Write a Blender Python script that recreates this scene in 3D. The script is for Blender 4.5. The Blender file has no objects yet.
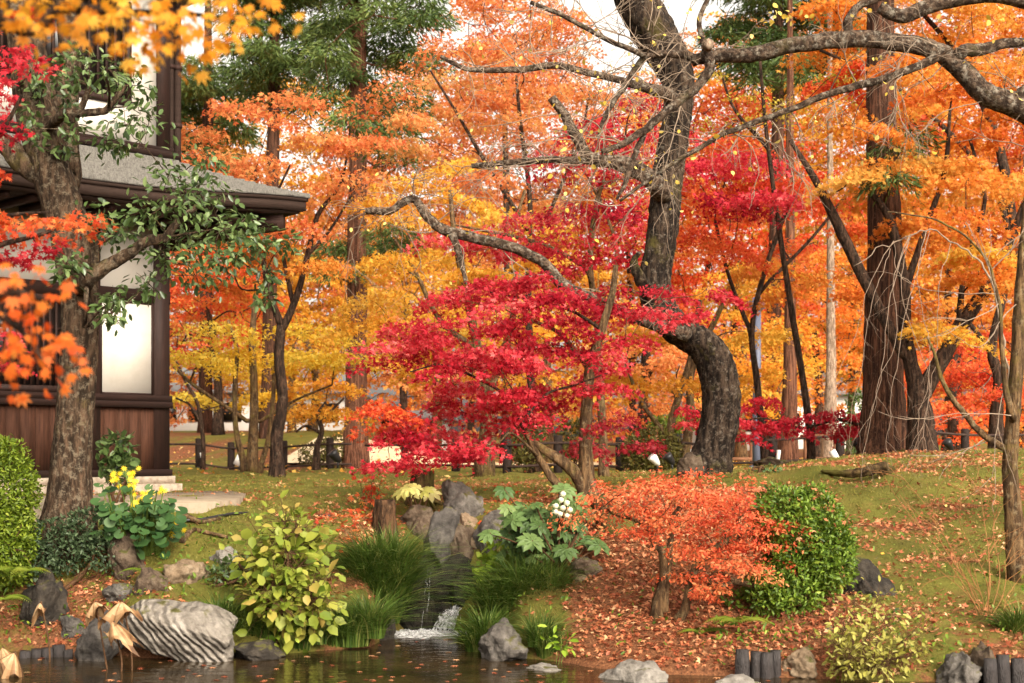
import bpy, math, random
import numpy as np
from mathutils import Vector, noise as mnoise

rng = np.random.default_rng(11)
random.seed(11)
SC = bpy.context.scene
COL = SC.collection
rad = math.radians

# ------------------------------------------------------------------ camera
F, HZ, CAMH = 1422.0, 450.0, 1.6            # focal length in pixels, horizon row, eye height over the pond
cam_d = bpy.data.cameras.new('camera')
cam = bpy.data.objects.new('camera', cam_d)
COL.objects.link(cam)
cam.location = (0, 0, CAMH)
cam.rotation_euler = (rad(90), 0, 0)
cam_d.sensor_width = 36.0
cam_d.lens = 36.0 * F / 1024.0
cam_d.shift_y = (HZ - 341.5) / 1024.0
cam_d.clip_start = 0.1
cam_d.clip_end = 2000
cam_d.dof.use_dof = True
cam_d.dof.focus_distance = 13.0
cam_d.dof.aperture_fstop = 3.3
SC.camera = cam

# ------------------------------------------------------------------ sky and sun (bright overcast)
SUN_EL, SUN_AZ = 33.0, 152.0                # elevation; azimuth the light comes from, measured from +Y towards +X
wd = bpy.data.worlds.new('World')
SC.world = wd
wd.use_nodes = True
wn, wl = wd.node_tree.nodes, wd.node_tree.links
wn.clear()
w_out = wn.new('ShaderNodeOutputWorld')
w_bg = wn.new('ShaderNodeBackground')
w_sky = wn.new('ShaderNodeTexSky')
w_sky.sky_type = 'NISHITA'
w_sky.sun_disc = False
w_sky.sun_elevation = rad(SUN_EL)
w_sky.sun_rotation = rad(SUN_AZ)
w_sky.air_density = 1.0
w_sky.dust_density = 6.0
w_sky.ozone_density = 1.0
w_hsv = wn.new('ShaderNodeHueSaturation')   # cloud cover takes the blue out of the sky
w_hsv.inputs['Saturation'].default_value = 0.05
w_hsv.inputs['Value'].default_value = 1.35
wl.new(w_sky.outputs[0], w_hsv.inputs['Color'])
wl.new(w_hsv.outputs[0], w_bg.inputs['Color'])
w_bg.inputs['Strength'].default_value = 0.15
wl.new(w_bg.outputs[0], w_out.inputs[0])

sun_d = bpy.data.lights.new('sun', 'SUN')
sun = bpy.data.objects.new('sun', sun_d)
COL.objects.link(sun)
sun_d.energy = 1.4
sun_d.angle = rad(20)
sun_d.color = (1.0, 0.92, 0.8)
_e, _a = rad(SUN_EL), rad(SUN_AZ)
_dir = Vector((math.sin(_a) * math.cos(_e), math.cos(_a) * math.cos(_e), math.sin(_e)))
sun.rotation_euler = _dir.to_track_quat('Z', 'Y').to_euler()

SC.view_settings.view_transform = 'Standard'
SC.view_settings.look = 'None'
SC.view_settings.exposure = 1.02
SC.view_settings.gamma = 1.0
SC.view_settings.use_white_balance = True   # the camera was set for shade: everything a little warm
SC.view_settings.white_balance_temperature = 7300
SC.view_settings.white_balance_tint = 10
SC.view_settings.use_curve_mapping = False
SC.render.engine = 'CYCLES'
cy = SC.cycles
cy.max_bounces = 8
cy.diffuse_bounces = 4
cy.glossy_bounces = 3
cy.transmission_bounces = 6
cy.transparent_max_bounces = 8
cy.caustics_reflective = False
cy.caustics_refractive = False
cy.use_denoising = True
cy.use_adaptive_sampling = True
cy.adaptive_threshold = 0.02


# ================================================================== helpers
def P(px, py, Y):
    return np.array([(px - 512.0) / F * Y, Y, CAMH + (HZ - py) / F * Y])


def lin(c):
    return tuple(((v / 255.0) / 12.92 if v / 255.0 <= 0.04045 else ((v / 255.0 + 0.055) / 1.055) ** 2.4) for v in c)


def unit(a):
    return a / np.maximum(np.linalg.norm(a, axis=-1, keepdims=True), 1e-9)


class MB:
    """Collects faces and builds them as one mesh object."""

    def __init__(self):
        self.v, self.f, self.t, self.n = [], [], [], 0

    def add(self, verts, faces, tone=None):
        verts = np.asarray(verts, float).reshape(-1, 3)
        if isinstance(faces, np.ndarray):
            groups = [faces]
        else:
            d = {}
            for q in faces:
                d.setdefault(len(q), []).append(q)
            groups = [np.array(g) for g in d.values()]
        for g in groups:
            self.f.append(g + self.n)
            if tone is None:
                self.t.append(np.full(len(g), 0.5))
            elif np.isscalar(tone):
                self.t.append(np.full(len(g), tone))
            else:
                self.t.append(np.asarray(tone, float))
        self.v.append(verts)
        self.n += len(verts)
        return self

    def box(self, lo, hi, tone=None):
        x0, y0, z0 = lo
        x1, y1, z1 = hi
        v = [(x0, y0, z0), (x1, y0, z0), (x1, y1, z0), (x0, y1, z0), (x0, y0, z1), (x1, y0, z1), (x1, y1, z1), (x0, y1, z1)]
        return self.add(v, [(0, 3, 2, 1), (4, 5, 6, 7), (0, 1, 5, 4), (1, 2, 6, 5), (2, 3, 7, 6), (3, 0, 4, 7)], tone)

    def tube(self, pts, radii, sides=7, rough=0.0, cap=True, tone=None, flare=None):
        pts = np.asarray(pts, float)
        radii = np.asarray(radii, float)
        n = len(pts)
        tan = np.zeros_like(pts)
        tan[1:-1] = pts[2:] - pts[:-2]
        tan[0] = pts[1] - pts[0]
        tan[-1] = pts[-1] - pts[-2]
        tan = unit(tan)
        ref = np.array([1.0, 0, 0]) if abs(tan[0][0]) < 0.9 else np.array([0, 1.0, 0])
        u = ref - tan[0] * np.dot(ref, tan[0])
        u /= np.linalg.norm(u)
        ang = np.linspace(0, 2 * math.pi, sides, endpoint=False)
        V = np.zeros((n, sides, 3))
        ph = rng.uniform(0, 6.28, 4)
        ln = np.concatenate([[0], np.cumsum(np.linalg.norm(np.diff(pts, axis=0), axis=1))])
        for i in range(n):
            u = u - tan[i] * np.dot(u, tan[i])
            u /= max(np.linalg.norm(u), 1e-9)
            w = np.cross(tan[i], u)
            r = np.full(sides, radii[i])
            if rough:
                s = ln[i]
                r = r * (1 + rough * (np.sin(3 * ang + ph[0] + s * 1.7) + 0.7 * np.sin(5 * ang + ph[1] - s * 2.3)
                                      + 0.5 * np.sin(8 * ang + ph[2] + s * 0.9)) + rough * 0.7 * rng.normal(0, 1, sides))
            V[i] = pts[i] + np.cos(ang)[:, None] * u * r[:, None] + np.sin(ang)[:, None] * w * r[:, None]
        a = np.arange(n - 1)[:, None] * sides
        j = np.arange(sides)[None, :]
        k = (j + 1) % sides
        q = np.stack([a + j, a + k, a + sides + k, a + sides + j], -1).reshape(-1, 4)
        self.rings = self.n + np.arange(n) * sides
        self.add(V.reshape(-1, 3), q, tone)
        if cap:
            base = self.n - n * sides
            self.f.append(np.array([np.arange(sides)[::-1] + base]))
            self.t.append(np.array([0.5]))
            self.f.append(np.array([np.arange(sides) + base + (n - 1) * sides]))
            self.t.append(np.array([0.5]))
        return self

    def build(self, name, mat, parent=None, smooth=False, label=None, loc=None):
        me = bpy.data.meshes.new(name)
        if self.v:
            v = np.concatenate(self.v)
            if loc is not None:
                v = v - np.asarray(loc)
            me.vertices.add(len(v))
            me.vertices.foreach_set('co', v.astype(np.float32).ravel())
            loops = np.concatenate([g.ravel() for g in self.f]).astype(np.int32)
            sizes = np.concatenate([np.full(len(g), g.shape[1]) for g in self.f]).astype(np.int32)
            starts = np.concatenate([[0], np.cumsum(sizes)[:-1]]).astype(np.int32)
            me.loops.add(len(loops))
            me.loops.foreach_set('vertex_index', loops)
            me.polygons.add(len(sizes))
            me.polygons.foreach_set('loop_start', starts)
            if smooth:
                me.polygons.foreach_set('use_smooth', np.ones(len(sizes), bool))
            at = me.attributes.new('tone', 'FLOAT', 'FACE')
            at.data.foreach_set('value', np.concatenate(self.t).astype(np.float32))
            me.update(calc_edges=True)
            me.validate(clean_customdata=False)
        me.materials.append(mat)
        o = bpy.data.objects.new(name, me)
        COL.objects.link(o)
        if loc is not None:
            o.location = loc
        if parent is not None:
            o.parent = parent
        if label:
            o['label'] = label
        return o


def empty(name, loc=(0, 0, 0), rz=0.0):
    o = bpy.data.objects.new(name, None)
    o.empty_display_size = 0.2
    COL.objects.link(o)
    o.location = tuple(float(c) for c in loc)
    o.rotation_euler = (0, 0, rz)
    return o


def tag(o, label=None, cat=None, group=None, kind=None):
    if label:
        o['label'] = label
    if cat:
        o['category'] = cat
    if group:
        o['group'] = group
    if kind:
        o['kind'] = kind
    return o


def part(mb, name, mat, root, smooth=False, label=None):
    """World-space geometry as a child of a thing whose Empty stands unrotated at its base."""
    off = np.array(root.location)
    p = root.parent
    while p is not None:
        off = off + np.array(p.location)
        p = p.parent
    mb.v = [a - off for a in mb.v]
    return mb.build(name, mat, root, smooth, label)


def crom(pts, per=6):
    pts = np.asarray(pts, float)
    if len(pts) < 3:
        t = np.linspace(0, 1, per + 1)[:, None]
        return pts[0] * (1 - t) + pts[1] * t
    ext = np.vstack([2 * pts[0] - pts[1], pts, 2 * pts[-1] - pts[-2]])
    out = []
    for i in range(1, len(ext) - 2):
        p0, p1, p2, p3 = ext[i - 1:i + 3]
        t = np.linspace(0, 1, per, endpoint=False)[:, None]
        out.append(0.5 * ((2 * p1) + (-p0 + p2) * t + (2 * p0 - 5 * p1 + 4 * p2 - p3) * t ** 2 + (-p0 + 3 * p1 - 3 * p2 + p3) * t ** 3))
    out.append(pts[-1:])
    return np.vstack(out)


# ------------------------------------------------------------------ node materials
def new_mat(name):
    m = bpy.data.materials.new(name)
    m.use_nodes = True
    nt = m.node_tree
    nt.nodes.clear()
    return m, nt.nodes, nt.links


def ramp(n, stops, interp='LINEAR'):
    r = n.new('ShaderNodeValToRGB')
    r.color_ramp.interpolation = interp
    el = r.color_ramp.elements
    while len(el) < len(stops):
        el.new(0.5)
    for e, (p, c) in zip(el, stops):
        e.position = p
        e.color = (*c[:3], 1)
    return r


def leaf_mat(name, stops, transl=0.56, rough=0.55, spec=0.25, clump=0.35, scale=0.8, k_alb=0.88):
    """stops: sRGB colours spread over the per-leaf tone value; a soft noise shifts whole clumps of leaves."""
    m, n, l = new_mat(name)
    at = n.new('ShaderNodeAttribute')
    at.attribute_name = 'tone'
    tc = n.new('ShaderNodeTexCoord')
    nz = n.new('ShaderNodeTexNoise')
    nz.inputs['Scale'].default_value = scale
    nz.inputs['Detail'].default_value = 2
    l.new(tc.outputs['Object'], nz.inputs['Vector'])
    ma = n.new('ShaderNodeMath')
    ma.operation = 'MULTIPLY_ADD'
    ma.inputs[1].default_value = clump * 2
    ma.inputs[2].default_value = -clump
    l.new(nz.outputs[0], ma.inputs[0])
    ad = n.new('ShaderNodeMath')
    l.new(at.outputs['Fac'], ad.inputs[0])
    l.new(ma.outputs[0], ad.inputs[1])
    k = len(stops)
    r = ramp(n, [(i / (k - 1), tuple(v * k_alb for v in lin(c))) for i, c in enumerate(stops)])
    l.new(ad.outputs[0], r.inputs[0])
    pb = n.new('ShaderNodeBsdfPrincipled')
    pb.inputs['Roughness'].default_value = rough
    pb.inputs['Specular IOR Level'].default_value = spec
    l.new(r.outputs[0], pb.inputs['Base Color'])
    tr = n.new('ShaderNodeBsdfTranslucent')
    l.new(r.outputs[0], tr.inputs['Color'])
    mx = n.new('ShaderNodeMixShader')
    mx.inputs[0].default_value = transl
    l.new(pb.outputs[0], mx.inputs[1])
    l.new(tr.outputs[0], mx.inputs[2])
    o = n.new('ShaderNodeOutputMaterial')
    l.new(mx.outputs[0], o.inputs[0])
    return m


def plain(name, col, rough=0.6, spec=0.3, var=0.25, scale=8.0, stretch=(1, 1, 1), bump=0.0, bscale=None, metal=0.0, dirt=None):
    """Procedural coat: base colour broken up by stretched noise, optional bump and second (dirt) colour."""
    m, n, l = new_mat(name)
    tc = n.new('ShaderNodeTexCoord')
    mp = n.new('ShaderNodeMapping')
    mp.inputs['Scale'].default_value = stretch
    l.new(tc.outputs['Object'], mp.inputs[0])
    nz = n.new('ShaderNodeTexNoise')
    nz.inputs['Scale'].default_value = scale
    nz.inputs['Detail'].default_value = 6
    nz.inputs['Roughness'].default_value = 0.65
    l.new(mp.outputs[0], nz.inputs['Vector'])
    c = np.array(lin(col))
    d = np.array(lin(dirt)) if dirt else c * (1 - var)
    r = ramp(n, [(0.3, d), (0.52, c), (0.75, np.minimum(c * (1 + var), 0.9))])
    l.new(nz.outputs[0], r.inputs[0])
    pb = n.new('ShaderNodeBsdfPrincipled')
    pb.inputs['Roughness'].default_value = rough
    pb.inputs['Specular IOR Level'].default_value = spec
    pb.inputs['Metallic'].default_value = metal
    l.new(r.outputs[0], pb.inputs['Base Color'])
    if bump:
        nb = n.new('ShaderNodeTexNoise')
        nb.inputs['Scale'].default_value = bscale or scale * 3
        nb.inputs['Detail'].default_value = 5
        l.new(mp.outputs[0], nb.inputs['Vector'])
        bp = n.new('ShaderNodeBump')
        bp.inputs['Strength'].default_value = bump
        bp.inputs['Distance'].default_value = 0.03
        l.new(nb.outputs[0], bp.inputs['Height'])
        l.new(bp.outputs[0], pb.inputs['Normal'])
    o = n.new('ShaderNodeOutputMaterial')
    l.new(pb.outputs[0], o.inputs[0])
    return m


def bark_mat(name, dark, mid, lichen, lich_amt=0.5, stretch=0.22, scale=26, moss=None, moss_amt=0.0, bump=0.9):
    m, n, l = new_mat(name)
    tc = n.new('ShaderNodeTexCoord')
    mp = n.new('ShaderNodeMapping')
    mp.inputs['Scale'].default_value = (1, 1, stretch)
    l.new(tc.outputs['Object'], mp.inputs[0])
    nz = n.new('ShaderNodeTexNoise')
    nz.inputs['Scale'].default_value = scale
    nz.inputs['Detail'].default_value = 8
    nz.inputs['Roughness'].default_value = 0.7
    l.new(mp.outputs[0], nz.inputs['Vector'])
    r = ramp(n, [(0.36, lin([c * .8 for c in dark])), (0.46, lin(dark)), (0.6, lin(mid)), (0.76, lin([min(255, c * 1.2) for c in mid]))])
    l.new(nz.outputs[0], r.inputs[0])
    n2 = n.new('ShaderNodeTexNoise')
    n2.inputs['Scale'].default_value = 17
    n2.inputs['Detail'].default_value = 8
    n2.inputs['Roughness'].default_value = 0.75
    l.new(tc.outputs['Object'], n2.inputs['Vector'])
    r2 = ramp(n, [(0.62 - 0.22 * lich_amt, (0, 0, 0)), (0.72 - 0.2 * lich_amt, (1, 1, 1))])
    l.new(n2.outputs[0], r2.inputs[0])
    ml = n.new('ShaderNodeMath')
    ml.operation = 'MULTIPLY'
    ml.inputs[1].default_value = min(1, 0.25 + lich_amt * 0.55)
    l.new(r2.outputs[0], ml.inputs[0])
    mx = n.new('ShaderNodeMix')
    mx.data_type = 'RGBA'
    l.new(ml.outputs[0], mx.inputs[0])
    l.new(r.outputs[0], mx.inputs[6])
    mx.inputs[7].default_value = (*lin(lichen), 1)
    col = mx.outputs[2]
    if moss:
        n3 = n.new('ShaderNodeTexNoise')
        n3.inputs['Scale'].default_value = 2.2
        n3.inputs['Detail'].default_value = 10
        n3.inputs['Roughness'].default_value = 0.75
        l.new(tc.outputs['Object'], n3.inputs['Vector'])
        r3 = ramp(n, [(0.62 - 0.3 * moss_amt, (0, 0, 0)), (0.75 - 0.3 * moss_amt, (1, 1, 1))])
        l.new(n3.outputs[0], r3.inputs[0])
        m3 = n.new('ShaderNodeMix')
        m3.data_type = 'RGBA'
        l.new(r3.outputs[0], m3.inputs[0])
        l.new(col, m3.inputs[6])
        m3.inputs[7].default_value = (*lin(moss), 1)
        col = m3.outputs[2]
    pb = n.new('ShaderNodeBsdfPrincipled')
    pb.inputs['Roughness'].default_value = 0.9
    pb.inputs['Specular IOR Level'].default_value = 0.1
    l.new(col, pb.inputs['Base Color'])
    bp = n.new('ShaderNodeBump')
    bp.inputs['Strength'].default_value = bump
    bp.inputs['Distance'].default_value = 0.055
    l.new(nz.outputs[0], bp.inputs['Height'])
    l.new(bp.outputs[0], pb.inputs['Normal'])
    o = n.new('ShaderNodeOutputMaterial')
    l.new(pb.outputs[0], o.inputs[0])
    return m


def rock_mat(name, a, b, c, moss=(84, 80, 40), moss_amt=0.4, scale=8, bump=0.8, bands=None, k_alb=0.62):
    m, n, l = new_mat(name)
    tc = n.new('ShaderNodeTexCoord')
    nz = n.new('ShaderNodeTexNoise')
    nz.inputs['Scale'].default_value = scale
    nz.inputs['Detail'].default_value = 10
    nz.inputs['Roughness'].default_value = 0.72
    l.new(tc.outputs['Object'], nz.inputs['Vector'])
    r = ramp(n, [(0.32, [v * k_alb for v in lin(a)]), (0.5, [v * k_alb for v in lin(b)]), (0.68, [v * k_alb for v in lin(c)])])
    l.new(nz.outputs[0], r.inputs[0])
    col = r.outputs[0]
    hgt = nz.outputs[0]
    if bands:
        mp = n.new('ShaderNodeMapping')
        mp.inputs['Rotation'].default_value = bands
        l.new(tc.outputs['Object'], mp.inputs[0])
        wv = n.new('ShaderNodeTexWave')
        wv.inputs['Scale'].default_value = 6.2
        wv.inputs['Distortion'].default_value = 5.0
        wv.inputs['Detail'].default_value = 4
        wv.inputs['Detail Scale'].default_value = 1.1
        l.new(mp.outputs[0], wv.inputs['Vector'])
        nv = n.new('ShaderNodeTexNoise')
        nv.inputs['Scale'].default_value = 3.0
        nv.inputs['Detail'].default_value = 8
        l.new(tc.outputs['Object'], nv.inputs['Vector'])
        av = n.new('ShaderNodeMath')
        av.operation = 'MULTIPLY_ADD'
        l.new(nv.outputs[0], av.inputs[0])
        av.inputs[1].default_value = 1.3
        av.inputs[2].default_value = -0.6
        aw = n.new('ShaderNodeMath')
        l.new(wv.outputs[1], aw.inputs[0])
        l.new(av.outputs[0], aw.inputs[1])
        rw = ramp(n, [(0.0, (0.42, 0.42, 0.42)), (0.14, (0.72, 0.72, 0.72)), (0.3, (1, 1, 1))])
        l.new(aw.outputs[0], rw.inputs[0])
        mw = n.new('ShaderNodeMix')
        mw.data_type = 'RGBA'
        l.new(rw.outputs[0], mw.inputs[0])
        mw.inputs[6].default_value = (*lin((84, 76, 68)), 1)
        l.new(col, mw.inputs[7])
        col = mw.outputs[2]
        hm = n.new('ShaderNodeMath')
        hm.operation = 'MULTIPLY_ADD'
        l.new(wv.outputs[1], hm.inputs[0])
        hm.inputs[1].default_value = 0.5
        l.new(nz.outputs[0], hm.inputs[2])
        hgt = hm.outputs[0]
    if moss_amt > 0:                        # moss grows where the stone faces up and damp patches allow it
        ge = n.new('ShaderNodeNewGeometry')
        sx = n.new('ShaderNodeSeparateXYZ')
        l.new(ge.outputs['Normal'], sx.inputs[0])
        n2 = n.new('ShaderNodeTexNoise')
        n2.inputs['Scale'].default_value = 7
        n2.inputs['Detail'].default_value = 6
        l.new(tc.outputs['Object'], n2.inputs['Vector'])
        ad = n.new('ShaderNodeMath')
        ad.operation = 'MULTIPLY_ADD'
        l.new(sx.outputs[2], ad.inputs[0])
        ad.inputs[1].default_value = 0.35
        l.new(n2.outputs[0], ad.inputs[2])
        r2 = ramp(n, [(0.92 - 0.3 * moss_amt, (0, 0, 0)), (1.0 - 0.25 * moss_amt, (1, 1, 1))])
        l.new(ad.outputs[0], r2.inputs[0])
        mx = n.new('ShaderNodeMix')
        mx.data_type = 'RGBA'
        l.new(r2.outputs[0], mx.inputs[0])
        l.new(col, mx.inputs[6])
        mx.inputs[7].default_value = (*lin(moss), 1)
        col = mx.outputs[2]
    pb = n.new('ShaderNodeBsdfPrincipled')
    pb.inputs['Roughness'].default_value = 0.8
    pb.inputs['Specular IOR Level'].default_value = 0.25
    l.new(col, pb.inputs['Base Color'])
    bp = n.new('ShaderNodeBump')
    bp.inputs['Strength'].default_value = bump
    bp.inputs['Distance'].default_value = 0.1
    l.new(hgt, bp.inputs['Height'])
    l.new(bp.outputs[0], pb.inputs['Normal'])
    o = n.new('ShaderNodeOutputMaterial')
    l.new(pb.outputs[0], o.inputs[0])
    return m


# ------------------------------------------------------------------ materials
L = {}
L['red'] = leaf_mat('maple leaf red', [(140, 18, 38), (196, 38, 56), (222, 66, 78), (236, 122, 116)], clump=0.3, k_alb=0.98)
L['crimson'] = leaf_mat('maple leaf crimson', [(120, 22, 36), (152, 34, 46), (178, 48, 58), (200, 72, 76)], clump=0.2)
L['scarlet'] = leaf_mat('maple leaf scarlet', [(206, 56, 40), (226, 84, 52), (236, 116, 66), (240, 156, 84)], clump=0.35)
L['orange'] = leaf_mat('maple leaf orange', [(216, 104, 46), (230, 136, 58), (238, 164, 74), (242, 190, 98)], clump=0.4)
L['salmon'] = leaf_mat('maple leaf salmon', [(216, 104, 64), (230, 136, 82), (238, 164, 98), (240, 190, 120)], clump=0.4)
L['amber'] = leaf_mat('maple leaf amber', [(220, 136, 48), (232, 166, 62), (238, 188, 78), (238, 204, 104)], clump=0.4)
L['yellow'] = leaf_mat('maple leaf yellow', [(220, 160, 44), (234, 186, 60), (238, 204, 84), (226, 206, 96)], clump=0.35)
L['near_orange'] = leaf_mat('near maple leaf golden orange', [(220, 120, 30), (234, 150, 40), (240, 174, 58), (244, 194, 84)], clump=0.25, scale=2)
L['near_red'] = leaf_mat('near maple leaf orange red', [(206, 72, 30), (224, 100, 40), (234, 128, 52), (238, 154, 70)], clump=0.3, scale=2)
L['bush_orange'] = leaf_mat('shrub leaf brick orange', [(176, 60, 42), (210, 90, 58), (224, 116, 74), (206, 134, 84)], clump=0.35, scale=2.2, transl=0.42, k_alb=0.98)
L['conifer'] = leaf_mat('cedar needles', [(44, 62, 30), (68, 88, 42), (94, 112, 56), (122, 130, 70)], transl=0.2, clump=0.3)
L['evergreen'] = leaf_mat('glossy evergreen leaf', [(46, 64, 32), (70, 92, 46), (98, 120, 66), (134, 150, 96)], transl=0.2, rough=0.35, spec=0.5, clump=0.2, k_alb=.77)
L['azalea'] = leaf_mat('azalea leaf', [(52, 74, 22), (80, 106, 32), (108, 132, 44), (142, 156, 60)], transl=0.25, rough=0.45, clump=0.25, scale=3, k_alb=.85)
L['clipped'] = leaf_mat('clipped shrub leaf', [(60, 80, 20), (92, 114, 30), (124, 142, 42), (156, 164, 60)], transl=0.25, rough=0.5, clump=0.25, scale=4, k_alb=.77)
L['topiary'] = leaf_mat('brownish shrub leaf', [(58, 50, 20), (84, 78, 30), (106, 100, 44), (130, 112, 56)], transl=0.25, clump=0.3, scale=2, k_alb=.77)
L['hydrangea'] = leaf_mat('yellowing hydrangea leaf', [(98, 122, 40), (136, 152, 54), (172, 176, 74), (196, 166, 88)], transl=0.35, rough=0.5, clump=0.35, scale=3, k_alb=.66)
L['farfugium'] = leaf_mat('leopard plant leaf', [(36, 66, 34), (52, 86, 44), (74, 108, 58), (100, 128, 80)], transl=0.15, rough=0.5, spec=0.25, clump=0.1, k_alb=0.62)
L['fatsia'] = leaf_mat('fatsia leaf', [(58, 86, 40), (82, 110, 56), (106, 134, 74), (134, 156, 92)], transl=0.2, rough=0.5, spec=0.25, clump=0.15, k_alb=0.6)
L['pale_fatsia'] = leaf_mat('pale fatsia leaf', [(176, 180, 84), (200, 200, 110), (214, 210, 130), (224, 220, 150)], transl=0.25, rough=0.45, clump=0.1)
L['lime'] = leaf_mat('fresh green leaf', [(96, 130, 30), (126, 156, 44), (152, 176, 62), (176, 190, 84)], transl=0.3, rough=0.45, clump=0.2, k_alb=.77)
L['grass'] = leaf_mat('grass blade', [(44, 66, 24), (66, 92, 34), (96, 120, 48), (146, 148, 80)], transl=0.3, rough=0.5, clump=0.2, scale=2, k_alb=.77)
L['dark_cover'] = leaf_mat('dark ground shrub leaf', [(40, 54, 34), (58, 76, 48), (80, 98, 66), (104, 120, 86)], transl=0.2, rough=0.45, clump=0.2, k_alb=.77)
L['fern'] = leaf_mat('fern frond', [(82, 104, 30), (112, 134, 42), (140, 152, 58), (170, 150, 64)], transl=0.3, clump=0.2, k_alb=.77)
L['moss_tuft'] = leaf_mat('moss tuft', [(88, 82, 36), (116, 110, 48), (140, 132, 60), (158, 144, 78)], transl=0.25, clump=0.3, k_alb=0.9)
L['litter'] = leaf_mat('fallen maple leaf', [(134, 66, 44), (176, 96, 66), (204, 134, 92), (222, 178, 132)], transl=0.2, clump=0.25, scale=1.2)
L['gold_litter'] = leaf_mat('fallen golden leaf', [(196, 120, 40), (224, 164, 66), (236, 196, 104), (240, 212, 140)], transl=0.2, clump=0.2, scale=0.5)
L['yellow_twig_leaf'] = leaf_mat('yellow cherry leaf', [(190, 150, 50), (220, 188, 84), (232, 206, 110), (236, 214, 130)], transl=0.4, clump=0.2)
L['olive_leaf'] = leaf_mat('olive yellow leaf', [(140, 120, 36), (170, 146, 48), (196, 172, 66), (206, 186, 90)], transl=0.4, clump=0.2)
L['flower_yellow'] = leaf_mat('yellow flower', [(226, 180, 20), (238, 200, 30), (240, 210, 50), (240, 216, 80)], transl=0.3, clump=0.1)
L['flower_white'] = leaf_mat('cream flower', [(210, 206, 170), (226, 222, 190), (232, 230, 206), (236, 234, 214)], transl=0.3, clump=0.1)
L['lotus'] = leaf_mat('dry lotus leaf', [(92, 62, 38), (150, 110, 74), (188, 154, 114), (208, 182, 146)], transl=0.2, clump=0.4, scale=11, k_alb=.85)
L['pale_leaf'] = leaf_mat('pale yellow green leaf', [(128, 120, 46), (158, 152, 64), (184, 176, 88), (206, 196, 120)], transl=0.3, clump=0.3, scale=3, k_alb=.7)

B = {}
B['cedar'] = bark_mat('cedar bark', (74, 46, 34), (124, 82, 62), (150, 120, 100), 0.25, stretch=0.06, scale=30)
B['cedar_dark'] = bark_mat('dark cedar bark', (52, 34, 26), (98, 66, 50), (128, 100, 84), 0.25, stretch=0.06, scale=28)
B['evergreen'] = bark_mat('lichen bark', (48, 37, 28), (90, 70, 54), (138, 124, 104), 0.5, scale=22, moss=(92, 80, 44), moss_amt=0.15)
B['cherry'] = bark_mat('rugged cherry bark', (30, 23, 19), (72, 58, 47), (132, 120, 106), 0.4, scale=17, moss=(78, 70, 36), moss_amt=0.2, bump=1.0)
B['cherry_limb'] = bark_mat('lichen limb bark', (54, 42, 34), (98, 80, 66), (168, 158, 142), 0.5, stretch=1, scale=18, moss=(72, 64, 40), moss_amt=0.2)
B['dark'] = bark_mat('dark maple bark', (40, 30, 24), (78, 58, 46), (120, 106, 90), 0.3, scale=26)
B['maple'] = bark_mat('maple bark', (72, 54, 38), (118, 92, 64), (150, 134, 106), 0.4, scale=24, moss=(104, 92, 44), moss_amt=0.3)
B['pale'] = bark_mat('pale grey bark', (112, 92, 76), (160, 136, 116), (190, 174, 156), 0.4, scale=24)
B['twig'] = plain('pale bare twig', (132, 114, 98), rough=0.9, spec=0.1, var=0.4, scale=12)
B['white_twig'] = plain('whitish bare twig', (138, 118, 102), rough=0.9, spec=0.1, var=0.3, scale=12)
B['orange_twig'] = plain('orange bare stem', (138, 94, 56), rough=0.7, spec=0.2, var=0.25, scale=12)
B['brown_stem'] = plain('brown stem', (84, 60, 42), rough=0.85, spec=0.1, var=0.4, scale=20, bump=0.4)
B['green_stem'] = plain('green stem', (92, 110, 48), rough=0.6, spec=0.2, var=0.3, scale=20)

M = {}
M['plaster'] = plain('cream plaster', (190, 183, 173), rough=0.9, spec=0.1, var=0.05, scale=1.8, bump=0.04, dirt=(178, 169, 156))
M['timber'] = plain('dark stained timber', (42, 25, 19), rough=0.65, spec=0.25, var=0.45, scale=9, stretch=(6, 6, 0.5), bump=0.25)
M['timber_beam'] = plain('dark beam timber', (42, 25, 19), rough=0.65, spec=0.25, var=0.45, scale=9, stretch=(0.5, 6, 6), bump=0.25)
M['board'] = plain('brown wainscot boards', (66, 40, 28), rough=0.8, spec=0.15, var=0.5, scale=7, stretch=(7, 7, 0.45), bump=0.3)
M['shingle'] = plain('weathered bark shingles', (98, 94, 88), rough=0.9, spec=0.1, var=0.3, scale=22, stretch=(2.5, 0.6, 1), bump=0.5, dirt=(66, 62, 58))
M['eave'] = plain('layered eave edge', (46, 33, 27), rough=0.8, spec=0.15, var=0.35, scale=10, stretch=(0.4, 0.4, 9), bump=0.3)
M['rafter'] = plain('dark rafter', (48, 30, 24), rough=0.7, spec=0.2, var=0.4, scale=9, stretch=(6, 1, 6))
M['dark_glass'] = plain('dark window opening', (26, 20, 18), rough=0.3, spec=0.4, var=0.3, scale=2)
M['stone'] = plain('pale foundation stone', (176, 160, 142), rough=0.9, spec=0.15, var=0.2, scale=14, bump=0.4, dirt=(140, 122, 104))
M['concrete'] = plain('pale stone paving', (136, 122, 104), rough=0.9, spec=0.15, var=0.15, scale=6, bump=0.25, dirt=(108, 94, 76))
M['post'] = plain('charred fence post', (48, 38, 34), rough=0.85, spec=0.15, var=0.4, scale=16, stretch=(3, 3, 0.6), bump=0.4)
M['rail'] = plain('dark fence rail', (62, 48, 42), rough=0.85, spec=0.15, var=0.4, scale=12)
M['brown_rail'] = plain('brown timber rail', (124, 84, 60), rough=0.8, spec=0.2, var=0.3, scale=10)
M['white_metal'] = plain('white painted metal', (226, 222, 216), rough=0.45, spec=0.4, var=0.06, scale=6)
M['black_metal'] = plain('black metal', (30, 28, 28), rough=0.45, spec=0.4, var=0.2, scale=6)
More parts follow.
